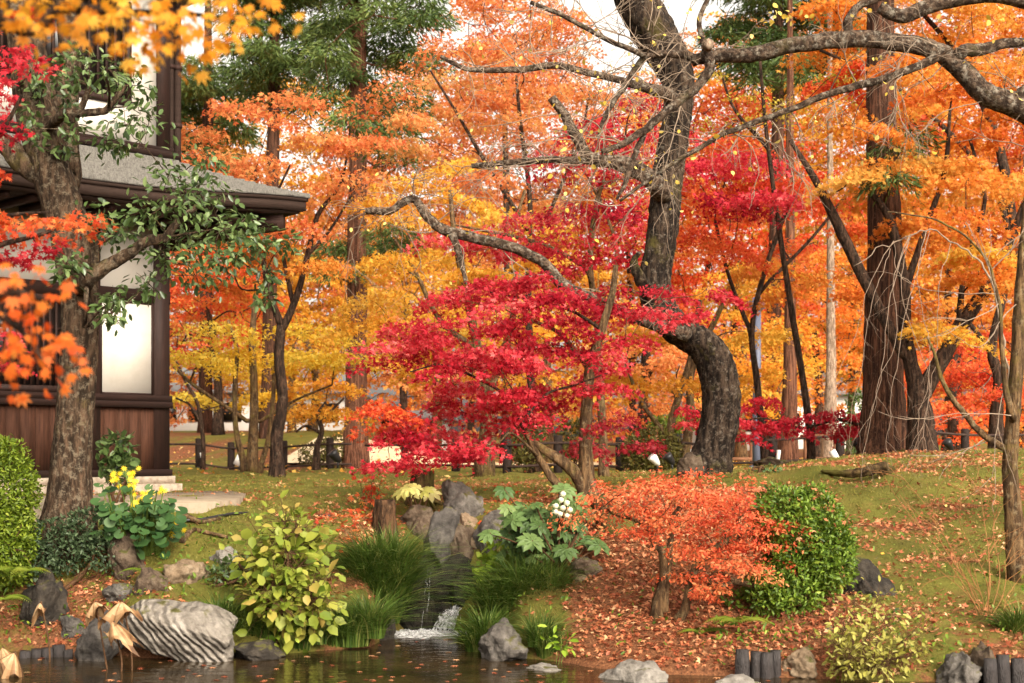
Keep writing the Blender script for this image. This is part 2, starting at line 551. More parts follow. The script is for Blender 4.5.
M['pole'] = plain('blue grey metal pole', (92, 98, 116), rough=0.5, spec=0.4, var=0.12, scale=5)
M['white_wall'] = plain('white rendered wall', (216, 210, 202), rough=0.9, spec=0.1, var=0.05, scale=1)
M['grey_roof'] = plain('grey roof tiles', (118, 114, 112), rough=0.8, spec=0.2, var=0.25, scale=5)
M['piling'] = plain('wet dark log', (46, 40, 38), rough=0.6, spec=0.35, var=0.5, scale=18, stretch=(3, 3, 0.7), bump=0.6)
B['stump'] = bark_mat('rotten stump bark', (48, 34, 24), (92, 66, 46), (128, 108, 84), 0.25, scale=18, moss=(88, 84, 40), moss_amt=0.2)
B['moss_stump'] = bark_mat('mossy stump bark', (56, 42, 28), (96, 76, 50), (128, 112, 80), 0.2, scale=18, moss=(86, 80, 38), moss_amt=0.55)
R = {}
R['grey'] = rock_mat('grey rock', (70, 64, 58), (118, 110, 102), (160, 152, 142), moss_amt=0.45)
R['brown'] = rock_mat('brown rock', (64, 50, 40), (112, 92, 74), (146, 128, 108), moss_amt=0.55)
R['blue'] = rock_mat('blue grey rock', (58, 53, 50), (98, 91, 85), (134, 126, 116), moss_amt=0.25, scale=7)
R['pale'] = rock_mat('pale rock', (110, 102, 92), (150, 142, 132), (182, 174, 164), moss_amt=0.1, k_alb=0.72)
R['warm'] = rock_mat('warm beige rock', (120, 98, 74), (164, 138, 110), (194, 172, 144), moss_amt=0.3)
R['dark'] = rock_mat('dark wet rock', (36, 32, 28), (66, 58, 50), (98, 88, 76), moss_amt=0.4)
R['wet'] = rock_mat('black wet stone', (26, 24, 20), (48, 42, 34), (78, 70, 58), moss=(52, 54, 24), moss_amt=0.5)
R['striped'] = rock_mat('striped boulder', (112, 102, 92), (152, 142, 130), (184, 174, 162), moss_amt=0.12, bands=(0.2, 0.62, 0.2), bump=0.7, k_alb=0.7)

# ================================================================== ground
_U = np.array([-1500, -300, 0, 80, 150, 240, 300, 370, 398, 440, 466, 520, 590, 650, 760, 900, 1024, 1300, 2600], float)
_PR = [
    [(11.4, 0), (12, .5), (13, .85), (14, 1.0), (17, 1.1), (28, 1.15)],
    [(11.4, 0), (12, .5), (13, .85), (14, 1.0), (17, 1.1), (28, 1.15)],
    [(11.3, 0), (11.6, .25), (12.2, .55), (13, .85), (14, 1.02), (17, 1.1), (28, 1.15)],
    [(11.2, 0), (11.6, .25), (12.2, .55), (13, .86), (14, 1.04), (17, 1.1), (28, 1.15)],
    [(10.9, 0), (11.3, .28), (12.0, .55), (12.8, .85), (13.5, 1.04), (17, 1.1), (28, 1.15)],
    [(11.0, 0), (11.4, .28), (12.1, .57), (13.0, .84), (13.8, 1.0), (17, 1.1), (28, 1.16)],
    [(11.2, 0), (11.7, .3), (12.3, .6), (13.2, .85), (14.5, 1.0), (17, 1.1), (28, 1.17)],
    [(11.5, 0), (12.0, .35), (12.6, .65), (13.3, .85), (14.5, 1.0), (17, 1.1), (28, 1.17)],
    [(12.5, 0), (12.9, .2), (13.4, .7), (14.1, .93), (15, 1.02), (17, 1.1), (28, 1.17)],
    [(12.8, 0), (13.1, .1), (13.6, .5), (14.4, .9), (15.2, 1.04), (17, 1.1), (28, 1.17)],
    [(12.3, 0), (12.7, .25), (13.3, .68), (14, .92), (15, 1.05), (17, 1.12), (28, 1.18)],
    [(10.9, 0), (11.4, .25), (12.2, .55), (13, .8), (14, 1.0), (15, 1.08), (17, 1.14), (28, 1.18)],
    [(10.4, 0), (10.9, .2), (11.8, .5), (12.8, .82), (13.8, 1.04), (15, 1.14), (17, 1.18), (28, 1.18)],
    [(10.1, 0), (10.5, .15), (11.5, .5), (12.5, .82), (13.5, 1.05), (14.5, 1.18), (17, 1.25), (28, 1.18)],
    [(10.0, 0), (10.4, .2), (11.5, .5), (12.5, .8), (14, 1.1), (16, 1.3), (19, 1.33), (28, 1.17)],
    [(9.8, 0), (10.2, .25), (11.5, .5), (13, .82), (15, 1.18), (17, 1.44), (19, 1.58), (21, 1.53), (28, 1.22)],
    [(9.8, 0), (10.2, .25), (11.5, .52), (13, .85), (15, 1.2), (17, 1.45), (19, 1.58), (22, 1.52), (28, 1.28)],
    [(9.8, 0), (10.2, .25), (11.5, .52), (13, .85), (15, 1.2), (17, 1.45), (19, 1.58), (22, 1.52), (28, 1.3)],
    [(9.8, 0), (10.2, .25), (11.5, .52), (13, .85), (15, 1.2), (17, 1.45), (19, 1.58), (22, 1.52), (28, 1.3)],
]
_YS = np.linspace(3, 60, 571)


def _prof(p):
    y = np.array([a for a, _ in p])
    z = np.array([b for _, b in p])
    r = np.interp(_YS, y, z)
    r = np.where(_YS < y[0], np.maximum(-0.55, -(y[0] - _YS) * 1.1), r)
    k = np.exp(-np.linspace(-2, 2, 7) ** 2)
    rr = np.convolve(np.pad(r, 3, mode='edge'), k / k.sum(), 'valid')
    return rr


_TAB = np.array([_prof(p) for p in _PR])
_UF = np.linspace(-1500, 2600, 1026)
_T2 = np.array([np.interp(_UF, _U, _TAB[:, j]) for j in range(len(_YS))]).T     # (u, y)
_k = np.exp(-np.linspace(-2, 2, 9) ** 2)
_T2 = np.apply_along_axis(lambda a: np.convolve(np.pad(a, 4, mode='edge'), _k / _k.sum(), 'valid'), 0, _T2)


def smooth(a, b, x):
    t = np.clip((x - a) / (b - a), 0, 1)
    return t * t * (3 - 2 * t)


_lat = rng.random((7, 128, 128))


def vnoise(x, y, k=0):
    g = _lat[k % 7]
    xi, yi = np.floor(x).astype(int), np.floor(y).astype(int)
    fx, fy = x - xi, y - yi
    fx, fy = fx * fx * (3 - 2 * fx), fy * fy * (3 - 2 * fy)
    a, b = g[xi % 128, yi % 128], g[(xi + 1) % 128, yi % 128]
    c, d = g[xi % 128, (yi + 1) % 128], g[(xi + 1) % 128, (yi + 1) % 128]
    return (a * (1 - fx) + b * fx) * (1 - fy) + (c * (1 - fx) + d * fx) * fy - 0.5


def gz(x, y, bumps=True):
    """Height of the ground."""
    x, y = np.asarray(x, float), np.asarray(y, float)
    u = 512 + F * x / np.maximum(y, 6.0)
    ui = np.clip((u + 1500) / 4100 * 1025, 0, 1024.999)
    yi = np.clip((y - 3) / 0.1, 0, 569.999)
    a, b = ui.astype(int), yi.astype(int)
    fu, fy = ui - a, yi - b
    z = (_T2[a, b] * (1 - fu) + _T2[a + 1, b] * fu) * (1 - fy) + (_T2[a, b + 1] * (1 - fu) + _T2[a + 1, b + 1] * fu) * fy
    z = z * smooth(3.0, 4.5, y) + (1 - smooth(3.0, 4.5, y)) * 0.12          # the viewer's own bank
    z = z + smooth(33, 50, y) * 1.1 * smooth(1.0, -3.0, x + 0.05 * y)        # far bank behind the left fence
    z = z + smooth(60, 110, y) * 1.5
    if bumps:
        w = smooth(0.08, 0.35, z) * (y > 5)
        z = z + w * (0.13 * vnoise(x * 1.1 + 7, y * 1.1, 0) + 0.07 * vnoise(x * 2.6, y * 2.6, 1)
                     + 0.035 * vnoise(x * 6, y * 6, 2) + 0.018 * vnoise(x * 14, y * 14, 3))
    return z


def G(px, Y, dz=0.0):
    """Point on the ground seen in column px at distance Y."""
    x = (px - 512.0) / F * Y
    return np.array([x, Y, float(gz(x, Y)) + dz])


def Yhit(px, py):
    """Distance at which the sight line through a pixel reaches the ground or the water."""
    Y = np.linspace(9, 40, 3101)
    z = CAMH + (HZ - py) / F * Y
    g = np.maximum(gz((px - 512) / F * Y, Y, False), 0)
    return float(Y[int(np.argmax(z <= g))])


def uv_px(x, y, z):
    return 512 + F * x / y, HZ - (z - CAMH) * F / y


def litter_density(x, y):
    """How thickly fallen leaves lie: 0 bare moss, 1 covered."""
    u = 512 + F * x / np.maximum(y, 6.0)
    d = 0.12 + 0 * x
    d = np.maximum(d, 0.98 * smooth(540, 585, u) * smooth(880, 800, u) * smooth(15.8, 14.6, y))
    d = np.maximum(d, 0.34 * smooth(500, 560, u) * smooth(720, 660, u) * smooth(26, 20, y))
    d = np.maximum(d, 0.27 * smooth(770, 820, u) * smooth(22, 16, y))
    d = np.maximum(d, 0.66 * smooth(230, 150, u) * smooth(13.6, 12.4, y))
    d = np.maximum(d, 0.62 * smooth(290, 320, u) * smooth(420, 380, u) * smooth(15, 13.8, y))
    d = np.maximum(d, 0.55 * smooth(29, 32, y))
    n = 0.6 * vnoise(x * 0.9 + 3, y * 0.9, 4) + 0.8 * vnoise(x * 2.3, y * 2.3, 5) - 0.9 * vnoise(x * 1.1 + 7, y * 1.1, 0) - 0.5 * vnoise(x * 2.6, y * 2.6, 1)
    return np.clip(d + n * 1.0 * (1 - np.abs(2 * d - 1) * 0.5), 0, 1)


def grow_axis(lo_f, hi_f, step, lo, hi, k=1.22):
    a = list(np.arange(lo_f, hi_f + 1e-6, step))
    s, x = step, a[-1]
    while x < hi:
        s *= k
        x += s
        a.append(min(x, hi))
    s, x, b = step, lo_f, []
    while x > lo:
        s *= k
        x -= s
        b.append(max(x, lo))
    return np.array(b[::-1] + a)


xs = grow_axis(-7.0, 8.5, 0.06, -260, 260)
ys = grow_axis(9.4, 21.0, 0.055, -30, 420)
GX, GY = np.meshgrid(xs, ys)
GZ = gz(GX, GY)
nx, ny = len(xs), len(ys)
ii = np.arange(ny - 1)[:, None] * nx + np.arange(nx - 1)[None, :]
quads = np.stack([ii, ii + 1, ii + nx + 1, ii + nx], -1).reshape(-1, 4)
gm = MB()
gm.add(np.stack([GX, GY, GZ], -1).reshape(-1, 3), quads)


def ground_material():
    m, n, l = new_mat('moss and leaf mould')
    tc = n.new('ShaderNodeTexCoord')

    def noise(scale, det=6, rough=0.65):
        z = n.new('ShaderNodeTexNoise')
        z.inputs['Scale'].default_value = scale
        z.inputs['Detail'].default_value = det
        z.inputs['Roughness'].default_value = rough
        l.new(tc.outputs['Object'], z.inputs['Vector'])
        return z.outputs[0]

    def mix(f, a, b):
        x = n.new('ShaderNodeMix')
        x.data_type = 'RGBA'
        l.new(f, x.inputs[0])
        l.new(a, x.inputs[6])
        l.new(b, x.inputs[7])
        return x.outputs[2]
    moss = ramp(n, [(0.3, lin((80, 70, 36))), (0.5, lin((114, 110, 48))), (0.7, lin((132, 130, 60)))])
    l.new(noise(3.2, 8), moss.inputs[0])
    fine = ramp(n, [(0.35, lin((66, 54, 30))), (0.6, lin((134, 124, 60)))])
    l.new(noise(60, 4), fine.inputs[0])
    mh = n.new('ShaderNodeMix')
    mh.data_type = 'RGBA'
    mh.inputs[0].default_value = 0.4
    l.new(moss.outputs[0], mh.inputs[6])
    l.new(fine.outputs[0], mh.inputs[7])
    soil = ramp(n, [(0.35, lin((70, 46, 32))), (0.55, lin((136, 88, 60))), (0.7, lin((180, 128, 88)))])
    l.new(noise(45, 6, 0.8), soil.inputs[0])
    at = n.new('ShaderNodeAttribute')
    at.attribute_name = 'litter'
    ad = n.new('ShaderNodeMath')
    ad.operation = 'MULTIPLY_ADD'
    l.new(noise(7, 8, 0.75), ad.inputs[0])
    ad.inputs[1].default_value = 1.5
    ad.inputs[2].default_value = -0.75
    a2 = n.new('ShaderNodeMath')
    l.new(ad.outputs[0], a2.inputs[0])
    l.new(at.outputs['Fac'], a2.inputs[1])
    mk = ramp(n, [(0.42, (0, 0, 0)), (0.66, (1, 1, 1))])
    l.new(a2.outputs[0], mk.inputs[0])
    old = ramp(n, [(0.38, (0, 0, 0)), (0.62, (0.75, 0.75, 0.75))])
    l.new(noise(1.1, 7, 0.7), old.inputs[0])
    dk = n.new('ShaderNodeMix')
    dk.data_type = 'RGBA'
    l.new(old.outputs[0], dk.inputs[0])
    l.new(mh.outputs[2], dk.inputs[6])
    dk.inputs[7].default_value = (*lin((88, 90, 38)), 1)
    br = ramp(n, [(0.52, (0, 0, 0)), (0.7, (0.7, 0.7, 0.7))])
    l.new(noise(2.1, 8, 0.75), br.inputs[0])
    dk2 = n.new('ShaderNodeMix')
    dk2.data_type = 'RGBA'
    l.new(br.outputs[0], dk2.inputs[0])
    l.new(dk.outputs[2], dk2.inputs[6])
    dk2.inputs[7].default_value = (*lin((126, 96, 58)), 1)
    col = mix(mk.outputs[0], dk2.outputs[2], soil.outputs[0])
    pb = n.new('ShaderNodeBsdfPrincipled')
    pb.inputs['Roughness'].default_value = 0.95
    pb.inputs['Specular IOR Level'].default_value = 0.1
    l.new(col, pb.inputs['Base Color'])
    b1 = n.new('ShaderNodeBump')
    b1.inputs['Strength'].default_value = 0.9
    b1.inputs['Distance'].default_value = 0.05
    l.new(noise(34, 8, 0.75), b1.inputs['Height'])
    l.new(b1.outputs[0], pb.inputs['Normal'])
    o = n.new('ShaderNodeOutputMaterial')
    l.new(pb.outputs[0], o.inputs[0])
    return m


ground = tag(gm.build('ground', ground_material(), smooth=True), kind='structure')
_la = ground.data.attributes.new('litter', 'FLOAT', 'POINT')
_la.data.foreach_set('value', litter_density(GX, GY).astype(np.float32).ravel())


# ------------------------------------------------------------------ pond and little waterfall
def water_material():
    m, n, l = new_mat('dark pond water')
    tc = n.new('ShaderNodeTexCoord')
    mp = n.new('ShaderNodeMapping')
    mp.inputs['Scale'].default_value = (1, 2.2, 1)
    l.new(tc.outputs['Object'], mp.inputs[0])
    nz = n.new('ShaderNodeTexNoise')
    nz.inputs['Scale'].default_value = 5.0
    nz.inputs['Detail'].default_value = 4
    l.new(mp.outputs[0], nz.inputs['Vector'])
    bp = n.new('ShaderNodeBump')
    bp.inputs['Strength'].default_value = 0.22
    bp.inputs['Distance'].default_value = 0.03
    l.new(nz.outputs[0], bp.inputs['Height'])
    n2 = n.new('ShaderNodeTexNoise')
    n2.inputs['Scale'].default_value = 2.5
    l.new(tc.outputs['Object'], n2.inputs['Vector'])
    r = ramp(n, [(0.35, (0.014, 0.009, 0.004)), (0.7, (0.04, 0.024, 0.010))])
    l.new(n2.outputs[0], r.inputs[0])
    pb = n.new('ShaderNodeBsdfPrincipled')
    pb.inputs['Roughness'].default_value = 0.06
    pb.inputs['IOR'].default_value = 1.33
    pb.inputs['Specular IOR Level'].default_value = 0.5
    l.new(r.outputs[0], pb.inputs['Base Color'])
    l.new(bp.outputs[0], pb.inputs['Normal'])
    o = n.new('ShaderNodeOutputMaterial')
    l.new(pb.outputs[0], o.inputs[0])
    return m


M['water'] = water_material()
wm = MB()
wm.add([(-40, 3, 0), (40, 3, 0), (40, 13.2, 0), (-40, 13.2, 0)], [(0, 1, 2, 3)])
tag(wm.build('pond_water', M['water']), kind='structure')


def foam_material():
    m, n, l = new_mat('white broken water')
    tc = n.new('ShaderNodeTexCoord')
    nz = n.new('ShaderNodeTexNoise')
    nz.inputs['Scale'].default_value = 26
    nz.inputs['Detail'].default_value = 8
    l.new(tc.outputs['Object'], nz.inputs['Vector'])
    r = ramp(n, [(0.34, (0.3, 0.27, 0.24)), (0.5, (0.88, 0.87, 0.86))])
    l.new(nz.outputs[0], r.inputs[0])
    pb = n.new('ShaderNodeBsdfPrincipled')
    pb.inputs['Roughness'].default_value = 0.25
    l.new(r.outputs[0], pb.inputs['Base Color'])
    bp = n.new('ShaderNodeBump')
    bp.inputs['Strength'].default_value = 0.8
    bp.inputs['Distance'].default_value = 0.03
    l.new(nz.outputs[0], bp.inputs['Height'])
    l.new(bp.outputs[0], pb.inputs['Normal'])
    o = n.new('ShaderNodeOutputMaterial')
    l.new(pb.outputs[0], o.inputs[0])
    return m


M['foam'] = foam_material()


def veil_material(name, lo, hi, scale):
    """Broken white water: patches of foam with clear water between."""
    m, n, l = new_mat(name)
    tc = n.new('ShaderNodeTexCoord')
    nz = n.new('ShaderNodeTexNoise')
    nz.inputs['Scale'].default_value = scale
    nz.inputs['Detail'].default_value = 7
    nz.inputs['Roughness'].default_value = 0.7
    l.new(tc.outputs['Object'], nz.inputs['Vector'])
    r = ramp(n, [(lo, (0, 0, 0)), (hi, (1, 1, 1))])
    l.new(nz.outputs[0], r.inputs[0])
    pb = n.new('ShaderNodeBsdfPrincipled')
    pb.inputs['Base Color'].default_value = (0.86, 0.86, 0.85, 1)
    pb.inputs['Roughness'].default_value = 0.3
    tp = n.new('ShaderNodeBsdfTransparent')
    mx = n.new('ShaderNodeMixShader')
    l.new(r.outputs[0], mx.inputs[0])
    l.new(tp.outputs[0], mx.inputs[1])
    l.new(pb.outputs[0], mx.inputs[2])
    o = n.new('ShaderNodeOutputMaterial')
    l.new(mx.outputs[0], o.inputs[0])
    return m


M['fall'] = veil_material('falling white water', 0.42, 0.74, 26)
M['splash'] = veil_material('white churned water', 0.34, 0.74, 22)


def waterfall():
    root = empty('waterfall', P(430, 628, 12.75))
    tag(root, 'small white waterfall splashing into the pond between grass tufts and rocks', 'waterfall')

    def sheet(path, w0, w1, nseg, ncol, wob):
        mb = MB()
        pts = crom(path, nseg)
        k = len(pts)
        t = np.linspace(0, 1, k)
        tan = unit(np.gradient(pts, axis=0))
        side = unit(np.cross(tan, np.array([0, -1.0, 0.2])))
        a = np.linspace(-1, 1, ncol)
        w = (w0 * (1 - t) + w1 * t)[:, None]
        V = pts[:, None, :] + side[:, None, :] * (a[None, :] * w)[..., None]
        V += rng.normal(0, wob, V.shape)
        V[..., 1] -= 0.03 * np.cos(a * 9 + 1)[None, :]
        i = np.arange(k - 1)[:, None] * ncol + np.arange(ncol - 1)
        mb.add(V.reshape(-1, 3), np.stack([i, i + 1, i + ncol + 1, i + ncol], -1).reshape(-1, 4))
        return mb
    def strands(path, n, w, r, name):
        mb = MB()
        pts0 = crom(path, 6)
        for k in range(n):
            off = rng.normal(0, w, 3) * [1, .5, .25]
            t = np.linspace(0, 1, len(pts0))[:, None]
            pts = pts0 + off * (.45 + .9 * t) + np.cumsum(rng.normal(0, .006, pts0.shape), 0)
            i0 = rng.integers(0, len(pts) // 2)
            i1 = rng.integers(len(pts) // 2 + 2, len(pts) + 1)
            q = pts[i0:i1]
            mb.tube(q, r * rng.uniform(.5, 1.3) * np.interp(np.linspace(0, 1, len(q)), [0, .3, 1], [.4, 1, .7]), 5)
        part(mb, name, M['fall'], root, True)
    strands([P(464, 602, 12.9), P(459, 607, 12.8), P(453, 615, 12.66), P(448, 634, 12.45)], 80, .016, .004, 'cascade')
    strands([P(456, 609, 12.75), P(450, 617, 12.62), P(440, 637, 12.38)], 50, .03, .004, 'cascade')
    strands([P(431, 566, 12.7), P(429, 580, 12.5), P(427, 600, 12.44), P(425, 632, 12.4)], 3, .003, .002, 'trickle')
    part(sheet([P(462, 604, 12.88), P(456, 611, 12.75), P(448, 618, 12.6), P(440, 637, 12.42)], 0.03, 0.1, 6, 14, 0.006), 'veil', M['fall'], root, True)
    nr, na = 16, 60                            # churned water at the foot: one low uneven sheet
    th = np.linspace(0, 2 * math.pi, na, endpoint=False)
    rr = np.linspace(0, 1, nr)
    c = P(422, 637, 12.35) * [1, 1, 0]
    R2, T2 = np.meshgrid(rr, th, indexing='ij')
    edge = 1 + .2 * np.sin(3 * T2 + 1) + .14 * np.sin(7 * T2) + .08 * np.sin(13 * T2 + 2)
    X = c[0] + .38 * R2 * edge * np.cos(T2)
    Yv = c[1] + .26 * R2 * edge * np.sin(T2)
    Z = .005 + (.016 * (1 - R2) + .005) * np.abs(rng.normal(0, 1, R2.shape)) * (R2 < .97)
    mb = MB()
    i = np.arange(nr - 1)[:, None] * na + np.arange(na)[None]
    i2 = np.arange(nr - 1)[:, None] * na + (np.arange(na)[None] + 1) % na
    mb.add(np.stack([X, Yv, Z], -1).reshape(-1, 3), np.stack([i, i2, i2 + na, i + na], -1).reshape(-1, 4))
    part(mb, 'splash', M['splash'], root, True)


waterfall()


# ================================================================== temple hall
def temple():
    c = np.array([-4.11, 17.0, 0.0])
    root = empty('temple_hall', (c[0], c[1], 1.05), rad(45))
    tag(root, 'two storey timber hall with white plaster panels and a grey shingled lower roof', 'temple')

    def prt(mb, name, mat, parent=None, smooth=False, label=None):
        mb.v = [a - [0, 0, 1.05] for a in mb.v]
        return mb.build(name, mat, parent or root, smooth, label)
    # local x runs along the facade (0 = right-hand corner, negative to the left), y goes into the building, z world height
    XL, YB = -9.0, 8.0
    m = MB()
    m.box((XL, -0.12, 0.9), (0.12, YB, 1.2)).box((XL, -0.06, 1.2), (0.06, YB, 1.29))
    prt(m, 'plinth', M['stone'])
    m = MB()
    m.box((XL, 0.04, 1.29), (-0.04, YB, 7.6))
    prt(m, 'wall_core', M['rafter'])
    m = MB()                                   # wainscot boards
    x = -0.2
    while x > XL:
        w = rng.uniform(0.15, 0.19)
        m.box((x - w + 0.006, -0.005 - rng.uniform(0, 0.006), 1.37), (x, 0.036, 2.1))
        x -= w
    prt(m, 'wainscot', M['board'], label='brown vertical board wainscot')
    posts = [(-0.2, 0.0), (-1.02, -0.9), (-2.75, -2.62), (-4.6, -4.47), (-6.4, -6.27), (-8.2, -8.07)]
    for k, (a, b) in enumerate(posts):
        m = MB()
        m.box((a, -0.022, 1.29), (b, 0.038, 4.5))
        prt(m, 'post', M['timber'])
    m = MB()
    m.box((-0.12, 0.04, 1.29), (0.045, 0.2, 4.5))
    prt(m, 'post', M['timber'])
    for z0, z1, d in ((2.1, 2.17, 0.075), (2.172, 2.245, 0.06), (3.34, 3.49, 0.016), (1.292, 1.37, 0.065), (4.36, 4.55, 0.06)):
        m = MB()
        m.box((XL, -d, z0), (0.02, 0.037, z1))
        prt(m, 'beam', M['timber_beam'])
    for a, b in ((-0.9, -0.2), (-2.62, -1.02), (-4.47, -2.75), (-6.27, -4.6), (-8.07, -6.4)):
        m = MB()
        m.box((a + 0.002, 0.0, 3.49), (b - 0.002, 0.037, 4.36))
        prt(m, 'plaster_panel', M['plaster'])
        if a == -0.9:
            m = MB()
            m.box((a + 0.002, 0.0, 2.245), (b - 0.002, 0.037, 3.34))
            prt(m, 'plaster_panel', M['plaster'])
            m = MB()
            for q in ((a + .002, -.007, 2.247, a + .03, 3.338), (b - .03, -.007, 2.247, b - .002, 3.338)):
                m.box((q[0], q[1], q[2]), (q[3], -0.001, q[4]))
            m.box((a + .031, -.007, 2.247), (b - .031, -.001, 2.27)).box((a + .031, -.007, 3.315), (b - .031, -.001, 3.338))
            prt(m, 'panel_trim', M['timber'])
        else:                                  # lattice windows behind the trunk
            f = MB()
            f.box((a + .002, -0.03, 2.247), (a + .07, 0.036, 3.338)).box((b - .07, -0.03, 2.247), (b - .002, 0.036, 3.338))
            f.box((a + .072, -0.03, 2.247), (b - .072, 0.036, 2.32)).box((a + .072, -0.03, 3.26), (b - .072, 0.036, 3.338))
            w = prt(f, 'lattice_window', M['timber'])
            g = MB()
            g.box((a + .073, 0.02, 2.321), (b - .073, 0.036, 3.259))
            o = g.build('pane', M['dark_glass'], w)
            o.data.transform(__import__('mathutils').Matrix.Translation((0, 0, -1.05)))
            g = MB()
            xx = a + .12
            while xx < b - .1:
                g.box((xx, -0.02, 2.321), (xx + .022, 0.012, 3.259))
                xx += .075
            for zz in (2.6, 2.95):
                g.box((a + .073, 0.013, zz), (b - .073, 0.019, zz + .03))
            o = g.build('lattice_bar', M['timber'], w)
            o.data.transform(__import__('mathutils').Matrix.Translation((0, 0, -1.05)))
    # lower roof: rows of shingles between the wall (z 5.04) and the eave (z 4.45), hipped at the corner
    OV, Z0, Z1, rows = 1.2, 4.46, 5.06, 13
    m = MB()

    def lift(s):
        return 0.16 * smooth(-2.6, 1.25, s) ** 2.2

    def rowpts(t, top, n=26):
        e = OV * (1 - t)
        s = np.linspace(XL, e, n) if True else None
        s = XL + (e - XL) * (1 - (1 - np.linspace(0, 1, n)) ** 1.8)
        z = Z0 + (Z1 - Z0) * (t ** 1.08) + lift(s) * (1 - t) + top
        return s, np.full(n, -e), z
    for side in (0, 1):
        for r in range(rows):
            t0, t1 = r / rows, (r + 1) / rows
            n = 26
            a, b, c2 = rowpts(t0, 0.045, n), rowpts(t1, 0.0, n), rowpts(t0, -0.01, n)
            A, Bq, Cq = (np.stack(q, -1) for q in (a, b, c2))
            if side:                           # mirror across the hip
                A, Bq, Cq = (np.stack([-q[:, 1], -q[:, 0], q[:, 2]], -1) for q in (A, Bq, Cq))
            i = np.arange(n - 1)
            V = np.vstack([Cq, A, Bq])
            q1 = np.stack([i, i + 1, n + i + 1, n + i], -1)
            q2 = np.stack([n + i, n + i + 1, 2 * n + i + 1, 2 * n + i], -1)
            m.add(V, np.vstack([q1, q2]))
    roof = prt(m, 'lower_roof', M['shingle'], label='grey shingled lower roof')
    m = MB()                                   # thick layered eave edge
    n = 40
    for side in (0, 1):
        s = XL + (OV - XL) * (1 - (1 - np.linspace(0, 1, n)) ** 1.8)
        bands = [(0.005, 0.012, 0.0), (0.0, -0.04, 0.015), (-0.04, -0.15, 0.035), (-0.15, -0.18, 0.09)]
        for za, zb, inn in bands:
            e = OV - inn
            k = np.clip(s, XL, e)
            rows_ = []
            for (zz, off) in ((zb, e), (za, e), (za, e - 0.5), (zb, e - 0.5)):
                kk = np.where(s > e, e, k)
                kk = np.minimum(kk, off + 1e-6)
                rows_.append(np.stack([kk, np.full(n, -off), Z0 - 0.012 + lift(s) + zz], -1))
            if side:
                rows_ = [np.stack([-q[:, 1], -q[:, 0], q[:, 2]], -1) for q in rows_]
            i = np.arange(n - 1)
            V = np.vstack(rows_)
            qs = [np.stack([j * n + i, j * n + i + 1, ((j + 1) % 4) * n + i + 1, ((j + 1) % 4) * n + i], -1) for j in range(4)]
            m.add(V, np.vstack(qs))
    eb = m.build('eave_edge', M['eave'], roof)
    eb.data.transform(__import__('mathutils').Matrix.Translation((0, 0, -1.05)))
    m = MB()
    for s in np.arange(-8.8, 0.3, 0.3):
        m.box((s, -0.95, 4.2), (s + 0.07, -0.052, 4.27))
    for s in np.arange(-0.2, 7.8, 0.3):
        m.box((0.052, s, 4.2), (0.95, s + 0.07, 4.27))
    prt(m, 'rafters', M['rafter'])
    m = MB()
    m.box((XL, -1.0, 4.272), (0.9, -0.052, 4.3)).box((0.05, -0.05, 4.272), (0.98, YB, 4.3))
    prt(m, 'soffit', M['rafter'])
    m = MB()                                   # hip rafter end under the tip
    V = []
    for (d, z0, z1) in ((0.05, 4.05, 4.3), (0.98, 4.24, 4.4)):
        for s in (-0.07, 0.07):
            V += [(d + s, -d + s, z0), (d + s, -d + s, z1)]
    m.add(V, [(0, 1, 5, 4), (2, 6, 7, 3), (0, 4, 6, 2), (1, 3, 7, 5), (4, 5, 7, 6), (0, 2, 3, 1)])
    prt(m, 'hip_rafter', M['rafter'])
    for s in (-1.35, -2.2, -3.1):              # pale nail covers under the eave
        m = MB()
        m.box((s, -0.1, 4.4), (s + .05, -0.062, 4.45))
        prt(m, 'nail_cover', M['plaster'])
    # upper storey
    m = MB()
    m.box((XL, -0.1, 5.07), (0.1, 0.03, 5.15)).box((XL, -0.05, 5.152), (0.05, 0.03, 5.2))
    prt(m, 'sill_board', M['timber_beam'])
    for a, b in ((-0.16, 0.0), (-1.86, -1.74), (-3.7, -3.55), (-5.6, -5.45), (-7.5, -7.35)):
        m = MB()
        m.box((a, -0.045, 5.2), (b, 0.038, 7.6))
        prt(m, 'post', M['timber'])
    m = MB()
    m.box((-0.1, 0.04, 5.0), (0.045, 0.2, 7.6))
    prt(m, 'post', M['timber'])
    m = MB()
    m.box((-0.5, 0.0, 5.2), (-0.162, 0.037, 7.6))
    prt(m, 'plaster_panel', M['plaster'])
    for a, b in ((-1.738, -0.502), (-3.548, -1.862), (-5.448, -3.702), (-7.348, -5.602)):
        m = MB()
        m.box((a, 0.0, 5.2), (b, 0.037, 5.62))
        prt(m, 'plaster_panel', M['plaster'])
        f = MB()
        f.box((a, -0.03, 5.622), (b, 0.036, 5.7)).box((a, -0.03, 6.75), (b, 0.036, 6.83))
        f.box((a, -0.028, 5.702), (a + .06, 0.036, 6.748)).box((b - .06, -0.028, 5.702), (b, 0.036, 6.748))
        w = prt(f, 'window', M['timber'])
        g = MB()
        g.box((a + .061, 0.02, 5.702), (b - .061, 0.036, 6.748))
        o = g.build('pane', M['dark_glass'], w)
        o.data.transform(__import__('mathutils').Matrix.Translation((0, 0, -1.05)))
        g = MB()
        for xx in np.arange(a + .14, b - .1, .11):
            g.box((xx, -0.015, 5.702), (xx + .03, 0.018, 6.748))
        o = g.build('lattice_bar', M['timber'], w)
        o.data.transform(__import__('mathutils').Matrix.Translation((0, 0, -1.05)))
        m = MB()
        m.box((a, 0.0, 6.832), (b, 0.037, 7.6))
        prt(m, 'plaster_panel', M['plaster'])
